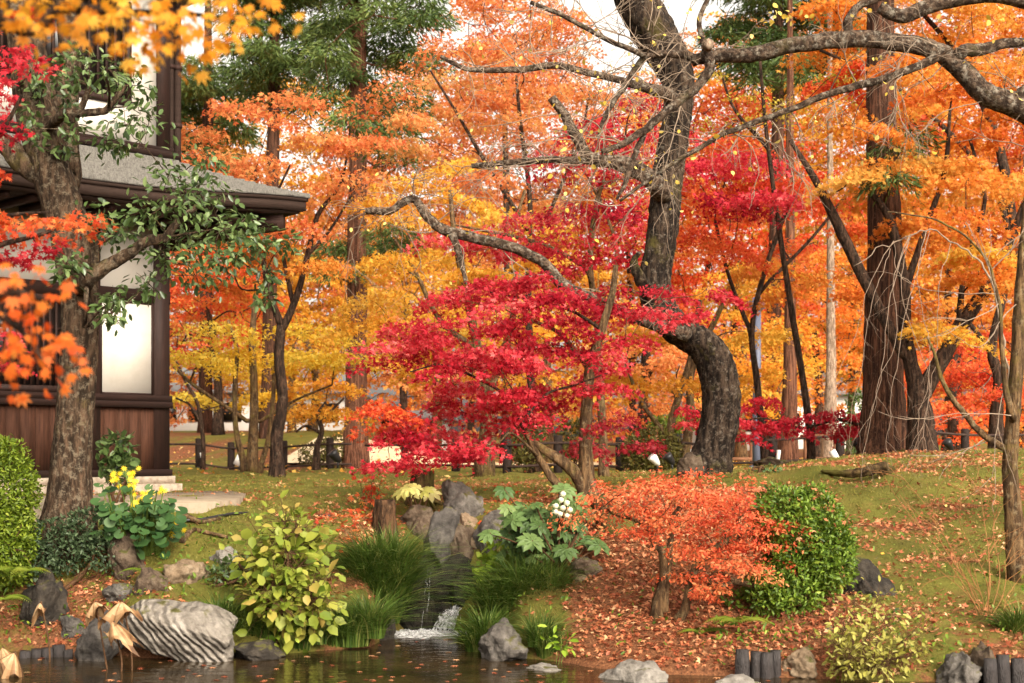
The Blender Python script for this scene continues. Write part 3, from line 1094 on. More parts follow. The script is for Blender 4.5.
    for q, r in ((0.11, 0.035), (0.2, 0.045)):
        m = MB()
        m.tube([(q, 0.12, z) for z in np.linspace(5.02, 7.6, 8)], [r] * 8, 9)
        d = prt(m, 'downpipe', M['eave'], smooth=True)
        m = MB()
        for z in (5.5, 6.2, 6.9):
            m.tube([(q, 0.12, z), (q, 0.12, z + .05)], [r + .014] * 2, 9)
        o = m.build('pipe_band', M['rafter'], d)
        o.data.transform(__import__('mathutils').Matrix.Translation((0, 0, -1.05)))
    m = MB()                                   # upper roof
    V = []
    for z, e in ((7.55, 1.3), (7.75, 1.35), (9.6, -2.8)):
        V += [(XL - 1, -e, z), (e, -e, z), (e, YB + e, z), (XL - 1, YB + e, z)]
    m.add(V, [(0, 1, 5, 4), (1, 2, 6, 5), (2, 3, 7, 6), (3, 0, 4, 7), (4, 5, 9, 8), (5, 6, 10, 9), (6, 7, 11, 10), (7, 4, 8, 11), (0, 3, 2, 1), (8, 9, 10, 11)])
    prt(m, 'upper_roof', M['shingle'])


temple()

# stone apron in front of the hall
ap = MB()
_pts = [P(242, 497, 15.2), P(236, 499.5, 14.3), P(206, 504.5, 13.5), P(120, 506, 13.3), (-9.0, 12.8, 1.09), (-12, 17.5, 1.09), (-4.6, 17.6, 1.09), (-3.4, 17.3, 1.09), (-3.05, 16.3, 1.09)]
_pts = [np.array([p[0], p[1], 1.1]) for p in _pts]
_n = len(_pts)
ap.add(np.vstack([_pts, [p - [0, 0, 0.28] for p in _pts]]), [tuple(range(_n))] + [(i, i + _n, (i + 1) % _n + _n, (i + 1) % _n) for i in range(_n)])
tag(ap.build('paved_path', M['concrete']), kind='structure')


# ================================================================== leaves and trees
def star_template(lobes, wid=0.17):
    """Maple leaf: one slim diamond per lobe, all meeting at the stalk end. Leaf length 1 along +x, up = +z."""
    V, Q = [], []
    for ang, ln, dz in lobes:
        c, s = math.cos(ang), math.sin(ang)
        b = len(V)
        V += [(0, 0, 0), (c * ln * .42 - s * wid * ln, s * ln * .42 + c * wid * ln, 0.03),
              (c * ln, s * ln, dz), (c * ln * .42 + s * wid * ln, s * ln * .42 - c * wid * ln, 0.03)]
        Q.append((b, b + 3, b + 2, b + 1))
    return np.array(V, float), np.array(Q)


T_STAR7 = star_template([(0, 1, -.12), (.62, .92, -.1), (-.62, .92, -.1), (1.25, .72, -.06), (-1.25, .72, -.06), (2.0, .4, 0), (-2.0, .4, 0)])
T_STAR5 = star_template([(0, 1, -.15), (.7, .9, -.1), (-.7, .9, -.1), (1.5, .62, -.05), (-1.5, .62, -.05)], 0.18)
T_STAR3 = star_template([(0, 1, -.15), (.85, .85, -.1), (-.85, .85, -.1)], 0.22)
T_DIAM = (np.array([(0, 0, 0), (.5, .36, .06), (1, 0, -.06), (.45, -.36, .06)], float), np.array([(0, 3, 2, 1)]))
T_OVAL = (np.array([(0, 0, 0), (.3, .2, .05), (.7, .2, .04), (1, 0, -.08), (.7, -.2, .04), (.3, -.2, .05), (.5, 0, -.02)], float),
          np.array([(0, 6, 2, 1), (6, 3, 3, 2), (0, 5, 4, 6), (6, 4, 3, 3)])[[0, 2]])
T_OVAL = (np.array([(0, 0, 0), (.3, .2, .05), (.7, .19, .04), (1, 0, -.08), (.7, -.19, .04), (.3, -.2, .05)], float),
          np.array([(0, 3, 2, 1), (0, 5, 4, 3)]))
T_BROAD = (np.array([(0, 0, 0), (.2, .3, .05), (.6, .34, .05), (1, 0, -.1), (.6, -.34, .05), (.2, -.3, .05)], float),
           np.array([(0, 3, 2, 1), (0, 5, 4, 3)]))
_ra = np.linspace(0.35, 5.93, 11)
T_ROUND = (np.vstack([[(0.45, 0, 0.0)], np.stack([0.5 - 0.5 * np.cos(_ra), 0.56 * np.sin(_ra), 0.09 + 0.03 * np.sin(_ra * 4)], -1)]),
           np.array([(0, i, i + 1, i + 1) for i in range(1, 11)]))
T_ROUND = (T_ROUND[0], np.array([(0, 1, 2, 3), (0, 3, 4, 5), (0, 5, 6, 7), (0, 7, 8, 9), (0, 9, 10, 11)]))
T_NEEDLE = (np.array([(0, 0, 0), (.4, .1, .02), (1, 0, -.05), (.4, -.1, .02)], float), np.array([(0, 3, 2, 1)]))


def leaves(mb, T, pos, size, tip, nrm, tone):
    V, Q = T
    a = unit(tip)
    n = nrm - a * np.sum(nrm * a, -1, keepdims=True)
    n = unit(n)
    b = np.cross(n, a)
    X = pos[:, None, :] + size[:, None, None] * (V[None, :, 0:1] * a[:, None, :] + V[None, :, 1:2] * b[:, None, :] + V[None, :, 2:3] * n[:, None, :])
    k = len(V)
    q = (Q[None] + (np.arange(len(pos)) * k)[:, None, None]).reshape(-1, Q.shape[1])
    mb.add(X.reshape(-1, 3), q, np.repeat(tone, len(Q)))


def in_poly(pts, poly):
    x, y = pts[:, 0], pts[:, 1]
    r = np.zeros(len(pts), bool)
    j = len(poly) - 1
    for i in range(len(poly)):
        xi, yi = poly[i]
        xj, yj = poly[j]
        c = ((yi > y) != (yj > y)) & (x < (xj - xi) * (y - yi) / (yj - yi + 1e-9) + xi)
        r ^= c
        j = i
    return r


def poly_area(p):
    p = np.array(p, float)
    x, y = p[:, 0], p[:, 1]
    return 0.5 * abs(np.dot(x, np.roll(y, 1)) - np.dot(y, np.roll(x, 1)))


def sample_poly(poly, n):
    p = np.array(poly, float)
    lo, hi = p.min(0), p.max(0)
    out = np.zeros((0, 2))
    while len(out) < n:
        c = lo + rng.random((n * 3, 2)) * (hi - lo)
        out = np.vstack([out, c[in_poly(c, poly)]])
    return out[:n]


def spread_poly(poly, n):
    """n points in the polygon, kept apart (best of several candidates)."""
    cand = sample_poly(poly, n * 6)
    pick = [cand[0]]
    d = np.linalg.norm(cand - cand[0], axis=1)
    for _ in range(n - 1):
        w = d ** 2
        i = rng.choice(len(cand), p=w / w.sum())
        pick.append(cand[i])
        d = np.minimum(d, np.linalg.norm(cand - cand[i], axis=1))
    return np.array(pick)


def pad_leaves(mb, c, r, n, size, T, tone0, flat=0.22, droop=0.25, tilt=0.85, sd=0.17, axis=None):
    """A layered spray of foliage round c."""
    a = rng.uniform(0, 2 * math.pi, n)
    ell = rng.uniform(0.7, 1.3)
    rho = np.sqrt(rng.random(n)) * (1 + 0.18 * np.sin(a * 3 + rng.uniform(0, 6)) + 0.12 * np.sin(a * 7 + rng.uniform(0, 6)))
    th = rng.uniform(0, math.pi)
    dx, dy = np.cos(a) * ell, np.sin(a) / ell
    d = np.stack([dx * math.cos(th) - dy * math.sin(th), dx * math.sin(th) + dy * math.cos(th), np.zeros(n)], -1)
    sl = rng.normal(0, 0.16, 2)
    pos = c + d * (rho * r)[:, None]
    pos[:, 2] += rng.normal(0, flat * r * 0.55, n) - droop * r * rho ** 2 + (d[:, 0] * sl[0] + d[:, 1] * sl[1]) * rho * r
    tip = d + rng.normal(0, 0.6, (n, 3))
    tip[:, 2] -= 0.35
    nrm = np.array([0, 0, 1.0]) + rng.normal(0, tilt, (n, 3))
    sz = size * rng.uniform(0.5, 1.3, n)
    tone = np.clip(tone0 + rng.normal(0, sd, n), 0, 1)
    leaves(mb, T, pos, sz, tip, nrm, tone)


class Net:
    """Branch network: every new spray is joined to the nearest wood that already exists."""

    def __init__(self):
        self.p, self.r, self.v = np.zeros((0, 3)), np.zeros(0), np.zeros(0, int)

    def add(self, pts, radii, rings=None):
        self.p = np.vstack([self.p, pts])
        self.r = np.concatenate([self.r, radii])
        self.v = np.concatenate([self.v, np.full(len(pts), -1) if rings is None else rings]).astype(int)

    def graft(self, mb, i):
        """Joins the tube just added to the wood it grows from (inside the parent stem)."""
        if self.v[i] >= 0:
            v = int(self.v[i])
            mb.f.append(np.array([[v, v + 1, int(mb.rings[0])]]))
            mb.t.append(np.array([0.5]))

    def join(self, mb, c, rmin=0.008, sag=0.1, sides=6, k=0.011, rough=0.0):
        d = self.p - c
        cost = np.linalg.norm(d, axis=1) + 1.0 * np.maximum(0, d[:, 2] + 0.1)
        i = int(np.argmin(cost))
        s = self.p[i]
        ln = np.linalg.norm(c - s)
        if ln < 0.03:
            return
        mid = s * 0.5 + c * 0.5 + np.array([0, 0, sag * ln]) + rng.normal(0, 0.07 * ln, 3)
        q = s * 0.22 + c * 0.78 + np.array([0, 0, sag * 0.9 * ln]) + rng.normal(0, 0.05 * ln, 3)
        pts = crom([s, mid, q, c], 4)
        r0 = min(self.r[i] * 0.75, rmin + k * ln)
        rr = np.linspace(max(r0, rmin), rmin * 0.6, len(pts))
        mb.tube(pts, rr, sides, rough, cap=False)
        self.graft(mb, i)
        self.add(pts[2:], rr[2:], mb.rings[2:])


def stem_path(spec, Y, per=5):
    pts = np.array([P(s[0], s[1], Y + (s[3] if len(s) > 3 else 0)) for s in spec])
    yy = np.array([Y + (s[3] if len(s) > 3 else 0) for s in spec])
    rr = np.array([s[2] * 0.5 * y / F for s, y in zip(spec, yy)])
    path = crom(pts, per)
    rad_ = np.interp(np.linspace(0, 1, len(path)), np.linspace(0, 1, len(rr)), rr)
    return path, rad_


LEAFK = 0.84                                # overall leaf size


def tree(name, label, Y, stems, crowns, bark='maple', T=T_DIAM, leaf=None, dep=1.0, cat='tree', group=None, twig_r=0.007,
         sides=10, rough=0.05, flare=1.35, base=None, loose=1.0, rpad=None, sd=0.17, net_sag=0.1, extra=None, sink=0.12, flat=0.17, droop=0.22, tilt=0.8):
    """stems: pixel paths (x, y, width[, dy]) from the ground up; crowns: (outline in pixels, material, cover[, part name])."""
    b0 = stems[0][0]
    yb = Y + (b0[3] if len(b0) > 3 else 0)
    gp = G(b0[0], yb)
    root = empty(name, gp)
    tag(root, label, cat, group)
    net = Net()
    mb = MB()
    for k, st in enumerate(stems):
        path, rr = stem_path(st, Y)
        if k == 0 or st[0][1] > b0[1] - 6:     # rooted stems reach into the ground and flare
            path[0] = G(st[0][0], Y + (st[0][3] if len(st[0]) > 3 else 0), -sink)
            path[1:5, 2] += (0.0)
            rr = rr.copy()
            hgt = np.concatenate([[0], np.cumsum(np.linalg.norm(np.diff(path, axis=0), axis=1))])
            rr *= 1 + (flare - 1) * np.exp(-np.maximum(hgt - sink, 0) / (rr[0] * 2.2 + 0.02))
        else:
            d = np.linalg.norm(net.p - path[0], axis=1)
            j = int(np.argmin(d))
            if d[j] < 1.2:
                path = np.vstack([[net.p[j]], path[1:]])
        mb.tube(path, rr, sides, rough)
        if k:
            net.graft(mb, int(np.argmin(np.linalg.norm(net.p - path[0], axis=1))) if st[0][1] <= b0[1] - 6 else 0)
        a0 = 0 if k == 0 else 1
        net.add(path[a0:], rr[a0:], mb.rings[a0:])
    leaf = (leaf or max(0.055, 3.6 * Y / F)) * LEAFK
    for cr in crowns:
        poly, mat, cover = cr[:3]
        pname = cr[3] if len(cr) > 3 else 'crown'
        lpx = leaf * F / Y
        rp = (rpad or max(16.0, 38.0 * (1 if Y < 26 else 26 / Y))) * Y / F
        rpp = rp * F / Y
        n = max(3, int(poly_area(poly) / (2 * rpp * 0.55 * rpp) * cover))
        pp = spread_poly(poly, n)
        d0 = cr[4] if len(cr) > 4 else 0.0
        Cs = np.array([P(x, y, Y + d0 + np.clip(rng.normal(0, dep * 0.6), -dep, dep)) for x, y in pp])
        if len(net.p):
            order = np.argsort(np.min(np.linalg.norm(Cs[:, None, :] - net.p[None, ::3, :], axis=2), axis=1))
            Cs = Cs[order]
        lm = MB()
        base_t = rng.uniform(0.42, 0.58)
        for c in Cs:
            net.join(mb, c, twig_r, net_sag)
            nl = int(loose * 2.6 * (2 * rpp * 0.6 * rpp) / (lpx * lpx * 0.42))
            pad_leaves(lm, c, rp * rng.uniform(0.75, 1.25), max(8, nl), leaf, T, base_t + rng.normal(0, 0.15), flat, droop, tilt, sd=sd)
        part(lm, pname, L[mat], root)
    part(mb, 'trunk', B[bark], root, True)
    if extra:
        extra(root, net)
    return root


ELL = lambda cx, cy, rx, ry, n=14: [(cx + rx * math.cos(a), cy + ry * math.sin(a)) for a in np.linspace(0, 2 * math.pi, n, endpoint=False)]

# ------------------------------------------------------------------ background maples, far to near
GB = 'autumn maples in the far background'
far = [
    # base px, Y, trunk top, crown ellipse, material, label
    (120, 62, 210, ELL(110, 250, 170, 190), 'salmon', 'salmon orange maple far behind the timber hall, at the left edge'),
    (218, 46, 330, ELL(205, 300, 70, 60), 'scarlet', 'red maple just right of the hall corner, behind yellow leaves'),
    (292, 58, 290, ELL(295, 215, 110, 150), 'amber', 'amber maple far behind the dark forked maple, left of the cedar'),
    (312, 50, 340, ELL(300, 330, 80, 75), 'amber', 'amber maple in front of the white building left of the cedar'),
    (405, 56, 290, ELL(410, 230, 95, 170), 'salmon', 'tall pinkish orange maple right behind the tall cedar trunk'),
    (436, 44, 330, ELL(430, 320, 75, 75), 'amber', 'amber maple low behind the crimson maple, right of the cedar'),
    (520, 60, 230, ELL(525, 190, 85, 160), 'salmon', 'tall salmon maple whose thin top stands against the white sky'),
    (548, 40, 320, ELL(545, 330, 75, 85), 'amber', 'golden maple directly behind the crimson maple'),
    (505, 52, 120, ELL(505, 45, 85, 70), 'salmon', 'thin pinkish orange treetop against the white sky left of the cherry trunk'),
    (632, 58, 260, ELL(625, 240, 75, 150), 'orange', 'orange maple behind the red spray left of the leaning cherry'),
    (642, 38, 350, ELL(650, 385, 62, 62), 'salmon', 'salmon maple above the round brownish shrub by the fence'),
    (735, 52, 280, ELL(740, 250, 85, 170), 'scarlet', 'tall scarlet maple right behind the leaning cherry trunk'),
    (742, 40, 350, ELL(745, 345, 62, 75), 'amber', 'yellow maple between the leaning cherry and the grey metal pole'),
    (815, 44, 340, ELL(815, 330, 62, 85), 'orange', 'orange maple left of the big cedar, behind the pale trunk'),
    (700, 66, 200, ELL(740, 120, 110, 110), 'orange', 'tall orange maple top far behind the dark cedar at the top right'),
    (1000, 66, 200, ELL(985, 60, 130, 120), 'salmon', 'tall pinkish maple top in the far top right corner'),
    (850, 62, 240, ELL(850, 200, 110, 180), 'amber', 'tall amber maple far behind the big cedar trunk'),
    (945, 56, 260, ELL(950, 220, 110, 180), 'orange', 'tall orange maple far behind the right hand forked maple'),
    (955, 38, 350, ELL(960, 395, 62, 52), 'scarlet', 'low red orange maple seen under the forked maple limb'),
    (1018, 42, 330, ELL(1030, 350, 70, 110), 'orange', 'orange maple at the right edge behind the slender grey trunk'),
    (22, 40, 300, ELL(-10, 300, 90, 120), 'scarlet', 'scarlet maple behind the hall beyond the left edge'),
    (1085, 55, 230, ELL(1100, 230, 90, 190), 'scarlet', 'tall red maple beyond the right edge of the fence'),
]
for bx, Yt, ty, poly, mat, lab in far:
    cx = sum(p[0] for p in poly) / len(poly)
    cyy = sum(p[1] for p in poly) / len(poly)
    w = 9 * 45 / Yt
    gy = uv_px(*G(bx, Yt))[1]
    tree('maple_tree', lab, Yt, [[(bx, gy, w * 1.2), (bx + rng.uniform(-5, 5), gy * .5 + ty * .5, w), (cx * .5 + bx * .5, ty, w * .7), (cx, cyy, w * .35)]],
         [(poly, mat, 1.75)], 'dark' if mat != 'amber' else 'maple', leaf=4.4 * Yt / F, dep=2.6, group=GB, sides=7, twig_r=0.02, loose=0.8)

# tall woods closing the view
GF = 'tall trees closing the view'
for k, (bx, Yt, poly, mat, lab) in enumerate([
    (40, 85, ELL(30, 330, 130, 110), 'conifer', 'dark green tree far behind the hall at the left'),
    (200, 95, ELL(200, 330, 95, 125), 'amber', 'distant amber tree seen low between the hall and the stems'),
    (330, 95, ELL(345, 310, 100, 140), 'orange', 'distant orange tree low behind the tall cedar'),
    (470, 95, ELL(480, 310, 100, 140), 'salmon', 'distant orange tree low behind the crimson maple'),
    (600, 95, ELL(600, 310, 95, 140), 'amber', 'distant amber tree low behind the leaning cherry'),
    (720, 95, ELL(725, 300, 100, 150), 'salmon', 'distant pinkish tree low behind the grey metal pole'),
    (860, 95, ELL(855, 300, 105, 150), 'amber', 'distant amber tree low behind the big cedar'),
    (990, 95, ELL(1000, 290, 115, 160), 'salmon', 'distant pinkish tree low at the right edge'),
]):
    gy = uv_px(*G(bx, Yt))[1]
    cx, cyy = np.mean([p[0] for p in poly]), np.mean([p[1] for p in poly])
    tree('broadleaf_tree', lab, Yt, [[(bx, gy, 7), (bx + 3, gy * .6 + cyy * .4, 6), (cx, cyy, 3)]],
         [(poly, mat, 1.3)], 'dark', leaf=5.4 * Yt / F, dep=4, group=GF, sides=6, twig_r=0.03, loose=0.8)

# ------------------------------------------------------------------ conifers
def conifer(name, label, Y, trunk, crown, bark='cedar', cover=0.8, leafpx=7, group=None, snags=(), dep=1.3):
    gp = G(trunk[0][0], Y)
    root = empty(name, gp)
    tag(root, label, 'tree', group)
    path, rr = stem_path(trunk, Y, 8)
    path[0] = G(trunk[0][0], Y, -0.15)
    h = np.concatenate([[0], np.cumsum(np.linalg.norm(np.diff(path, axis=0), axis=1))])
    rr = rr * (1 + 0.28 * np.exp(-h / 0.7))
    mb = MB()
    mb.tube(path, rr, 16, 0.045)
    net = Net()
    net.add(path, rr, mb.rings)
    lm = MB()
    for poly, cov in crown:
        r = 30 * Y / F * (26 / Y if Y > 26 else 1) ** 0.5
        rpp = r * F / Y
        n = int(poly_area(poly) / (2 * rpp * 0.7 * rpp) * cov)
        for x, y in spread_poly(poly, max(3, n)):
            c = P(x, y, Y + rng.normal(0, dep))
            net.join(mb, c, 0.015, -0.08)
            m = 420
            a = rng.uniform(0, 6.28, m)
            rho = rng.random(m) ** 0.7
            pos = c + np.stack([np.cos(a) * rho * r, np.sin(a) * rho * r, -0.35 * rho ** 1.5 * r + rng.normal(0, 0.16 * r, m)], -1)
            tip = np.stack([np.cos(a), np.sin(a), -0.55 + rng.normal(0, 0.3, m)], -1) + rng.normal(0, 0.35, (m, 3))
            nrm = np.array([0, 0, 1.0]) + rng.normal(0, 0.8, (m, 3))
            leaves(lm, T_NEEDLE, pos, leafpx * Y / F * rng.uniform(.7, 1.5, m), tip, nrm, np.clip(0.5 + rng.normal(0, .12) + rng.normal(0, 0.16, m), 0, 1))
    for (x0, y0, x1, y1) in snags:
        mb.tube(crom([P(x0, y0, Y), P((x0 + x1) / 2, (y0 + y1) / 2 - 2, Y - .1), P(x1, y1, Y - .3)], 4), np.linspace(0.03, 0.012, 9), 6)
        net.graft(mb, int(np.argmin(np.linalg.norm(net.p - P(x0, y0, Y), axis=1))))
    part(mb, 'trunk', B[bark], root, True)
    part(lm, 'crown', L['conifer'], root)
    return root


conifer('cedar_tree', 'tall straight cedar with bare red brown trunk left of the crimson maple', 33,
        [(355, 468, 24), (356, 400, 21), (357, 250, 19), (358, 120, 17), (359, -40, 14), (360, -170, 6)],
        [([(335, -60), (400, -60), (452, 20), (430, 70), (400, 130), (345, 150), (318, 90), (330, 20)], 1.7), ([(300, -150), (420, -150), (440, 60), (330, 60)], 1.0), (ELL(345, 255, 22, 14), 0.5), (ELL(385, 240, 20, 18), 0.35), (ELL(392, 130, 30, 30), .5)],
        snags=[(355, 260, 325, 268), (357, 300, 392, 238)])
conifer('cedar_tree', 'dark cedar crown above the orange maple, left of the tall straight cedar', 44,
        [(268, 462, 16), (270, 300, 14), (274, 100, 12), (276, -150, 4)],
        [([(235, -120), (330, -120), (345, 60), (320, 105), (250, 95), (225, 50)], 2.2)], 'cedar_dark')
conifer('cedar_tree', 'dark evergreen cedar directly behind the hall corner under the yellow leaves', 52,
        [(205, 460, 14), (206, 300, 12), (208, 100, 10), (208, -60, 4)],
        [([(165, 60), (245, 60), (250, 170), (225, 205), (180, 195), (168, 150)], 1.8)], 'cedar_dark')
conifer('cedar_tree', 'dark cedar at the top right behind the horizontal bare limb', 46,
        [(772, 462, 16), (774, 300, 14), (778, 100, 12), (778, -140, 4)],
        [([(715, -110), (850, -110), (862, 40), (820, 75), (745, 85), (715, 30)], 2.2)], 'cedar_dark')
conifer('cedar_tree', 'big old cedar with thick furrowed trunk standing on the right mound', 21.5,
        [(882, 462, 46), (883, 420, 42), (884, 330, 36), (884, 240, 34), (882, 140, 30), (880, 0, 26), (878, -140, 12)],
        [(ELL(885, 150, 40, 30), 0.25), ([(830, -140), (930, -140), (930, -10), (830, -10)], 0.6)], 'cedar_dark', dep=0.6)
conifer('cedar_tree', 'slim red brown cedar trunk right of the grey metal pole', 33,
        [(788, 470, 19), (789, 420, 16), (790, 330, 12), (790, 150, 8), (790, -60, 4)],
        [([(760, -90), (825, -90), (825, 10), (765, 10)], 0.7)], 'cedar', snags=[(790, 385, 806, 365)])
conifer('cypress_tree', 'straight pale grey trunk between the slim red brown one and the big cedar', 36,
        [(830, 466, 16), (830, 420, 13), (831, 330, 9), (830, 150, 6), (830, -60, 5)],
        [([(805, -90), (860, -90), (860, -10), (805, -10)], 0.6)], 'pale')

# ------------------------------------------------------------------ middle distance maples
tree('maple_tree', 'orange maple with dark slim forked stem standing on the moss right of the hall', 22,
     [[(277, 478, 15), (277, 440, 12), (283, 400, 11), (279, 360, 10.5), (281, 325, 9.5)],
      [(281, 325, 8), (270, 295, 6.5), (264, 265, 5), (262, 225, 4), (255, 170, 3)],
      [(282, 330, 8), (296, 298, 7), (308, 255, 6), (318, 215, 5), (340, 185, 3), (348, 150, 2)],
      [(293, 305, 5), (280, 240, 3.5), (276, 200, 3), (290, 165, 2)],
      [(308, 255, 4), (330, 230, 3), (352, 195, 2)]],
     [([(190, 92), (240, 76), (330, 74), (372, 120), (385, 190), (330, 215), (300, 255), (240, 245), (200, 190), (185, 130)], 'salmon', 0.9),
      ([(200, 250), (330, 240), (345, 300), (210, 305)], 'orange', 0.4)],
     'dark', T=T_STAR3, leaf=0.075, dep=1.3, loose=0.90)
tree('maple_tree', 'golden maple with a cluster of slender stems behind the left fence rail', 27.5,
     [[(252, 470, 11), (254, 420, 9.5), (254, 385, 8), (252, 340, 7), (256, 295, 5)],
      [(246, 470, 8), (236, 430, 5.5), (235, 385, 5), (237, 350, 4), (228, 320, 3)],
      [(259, 470, 6), (268, 440, 5), (273, 400, 4.5), (274, 360, 4)],
      [(251, 424, 5), (228, 408, 4), (195, 386, 3.5), (173, 366, 2.5)],
      [(256, 424, 4), (275, 412, 3), (300, 398, 2.5), (332, 385, 2)]],
     [([(168, 305), (250, 288), (330, 300), (348, 355), (335, 395), (270, 388), (180, 380), (166, 345)], 'yellow', 0.6)],
     'maple', T=T_STAR3, leaf=0.085, dep=1.4, loose=0.87)
tree('maple_tree', 'small yellow maple in front of the left fence next to the hall corner', 31,
     [[(203, 465, 5), (203, 440, 4.5), (198, 405, 4), (185, 380, 3), (176, 360, 2)], [(202, 425, 3), (190, 405, 2.5), (176, 398, 2)]],
     [([(168, 352), (215, 345), (262, 372), (258, 402), (215, 412), (170, 400)], 'yellow', 0.8)],
     'dark', T=T_STAR3, leaf=0.09, dep=0.9, loose=0.8)
tree('maple_tree', 'gnarled low maple with twisted black branches left of the cedar base', 30,
     [[(316, 470, 8), (317, 448, 6), (322, 430, 5), (318, 415, 4), (326, 402, 3)], [(319, 432, 4), (306, 426, 3), (296, 432, 2)], [(322, 420, 3.5), (334, 408, 2.5), (344, 398, 2)]],
     [([(290, 392), (345, 380), (352, 410), (335, 428), (300, 424)], 'amber', 0.5)],
     'dark', T=T_STAR3, leaf=0.085, dep=0.7, loose=0.87)
tree('maple_tree', 'yellow orange maple with leaning brown trunk half hidden behind the crimson maple', 24,
     [[(484, 468, 18), (487, 440, 16), (486, 400, 13), (478, 350, 10), (466, 290, 8), (455, 240, 6), (450, 190, 4)],
      [(486, 400, 9), (505, 350, 7), (515, 300, 6), (512, 240, 4), (525, 190, 3)],
      [(478, 350, 6), (440, 320, 5), (415, 270, 4), (395, 240, 3)]],
     [([(375, 190), (440, 150), (520, 165), (560, 235), (545, 300), (500, 300), (440, 330), (390, 370), (362, 330), (372, 250)], 'amber', 0.85)],
     'maple', T=T_STAR3, leaf=0.08, dep=1.6, loose=0.96)
tree('maple_tree', 'orange maple with thin upright stems high above the crimson maple', 28,
     [[(536, 466, 10), (533, 420, 9), (530, 360, 8), (528, 280, 7), (530, 200, 5), (520, 120, 4), (515, 60, 2)],
      [(529, 260, 5), (555, 200, 4), (580, 140, 3), (590, 90, 2)],
      [(529, 230, 5), (490, 170, 4), (455, 110, 3), (430, 70, 2)]],
     [([(370, 95), (420, 50), (490, 55), (560, 75), (630, 80), (640, 140), (560, 165), (540, 220), (450, 180), (380, 170)], 'salmon', 0.8),
      ([(440, 12), (540, -20), (590, 20), (570, 80), (430, 70)], 'salmon', 0.6)],
     'dark', T=T_STAR3, leaf=0.085, dep=1.8, loose=0.80)
tree('maple_tree', 'bright red maple spreading in layers behind the leaning cherry limb', 20,
     [[(604, 478, 10), (603, 440, 9), (600, 380, 8), (597, 320, 7), (590, 260, 6), (600, 190, 5), (625, 140, 3)],
      [(598, 330, 5), (612, 290, 4), (615, 240, 3.5), (590, 180, 2.5)],
      [(590, 270, 5), (545, 245, 4), (490, 232, 3), (455, 225, 2)]],
     [([(560, 150), (600, 110), (660, 92), (672, 150), (650, 215), (600, 215), (565, 190)], 'red', 1.5),
      ([(440, 222), (520, 208), (640, 212), (640, 265), (560, 262), (470, 250)], 'red', 1.6)],
     'maple', T=T_STAR3, leaf=0.072, dep=1.0, loose=0.75)
tree('maple_tree', 'golden orange maple under the bend of the leaning cherry trunk', 27,
     [[(668, 466, 9), (672, 420, 8), (690, 360, 6), (700, 300, 5)], [(682, 470, 10), (690, 420, 9), (692, 370, 7), (720, 310, 5), (740, 260, 3)], [(670, 440, 6), (640, 400, 4), (625, 360, 3)]],
     [([(622, 335), (680, 330), (760, 250), (835, 280), (840, 345), (800, 385), (755, 375), (730, 400), (690, 410), (640, 418), (618, 380)], 'amber', 0.5)],
     'maple', T=T_STAR3, leaf=0.085, dep=1.5, loose=0.87)
tree('maple_tree', 'red orange maple with layered sprays right of the leaning cherry trunk', 24.5,
     [[(766, 470, 9), (762, 430, 7.5), (757, 380, 7), (752, 330, 6), (765, 270, 5), (790, 200, 4)], [(754, 340, 5), (730, 280, 4), (715, 220, 3)], [(760, 290, 4), (810, 240, 3), (850, 190, 2.5)]],
     [([(690, 190), (735, 140), (800, 150), (880, 175), (885, 235), (830, 260), (770, 255), (720, 275), (690, 240)], 'scarlet', 0.75), ([(684, 180), (720, 150), (790, 170), (800, 225), (740, 245), (690, 235)], 'red', 0.9, 'crown', -.8),
      ([(700, 255), (780, 250), (870, 262), (860, 330), (790, 320), (720, 300)], 'orange', 0.45)],
     'dark', T=T_STAR3, leaf=0.08, dep=1.4, loose=0.99)
tree('maple_tree', 'low red maple stretching a thin flat spray in front of the fence', 22.5,
     [[(866, 470, 8), (868, 445, 6), (858, 425, 5), (835, 420, 4), (800, 428, 2.4), (760, 418, 1.8), (725, 430, 1.2)]],
     [([(690, 412), (735, 402), (770, 398), (800, 416), (868, 410), (862, 432), (810, 440), (770, 440), (720, 448), (694, 430)], 'red', 1.4)],
     'dark', T=T_STAR3, leaf=0.07, dep=0.5, rpad=20, loose=1.1)
tree('maple_tree', 'thick forked maple with wide slanting limbs right of the big cedar', 20.5,
     [[(923, 462, 27), (921, 430, 22), (918, 395, 20), (911, 365, 14), (905, 330, 12), (905, 290, 11), (898, 250, 10), (888, 215, 8), (860, 180, 5)],
      [(920, 398, 18), (938, 365, 16), (958, 330, 15), (985, 290, 12), (1010, 240, 9), (1030, 190, 6)],
      [(908, 362, 12), (885, 320, 11), (862, 275, 11), (838, 225, 11), (815, 180, 7), (790, 140, 4)],
      [(905, 290, 8), (925, 230, 6), (945, 170, 5), (950, 110, 3)],
      [(958, 330, 7), (965, 270, 5), (985, 200, 4), (970, 140, 3)]],
     [([(800, 130), (850, 75), (940, 45), (1040, 40), (1060, 160), (1045, 280), (985, 300), (930, 270), (880, 220), (830, 190)], 'orange', 0.85),
      ([(900, 250), (960, 230), (1040, 240), (1050, 330), (985, 345), (930, 335), (905, 300)], 'amber', 0.4),
      ([(880, 240), (930, 180), (1000, 150), (1000, 215), (940, 245)], 'orange', 0.6, 'crown', -1.2)],
     'dark', T=T_STAR5, leaf=0.075, dep=1.5, loose=0.90, rough=0.07)
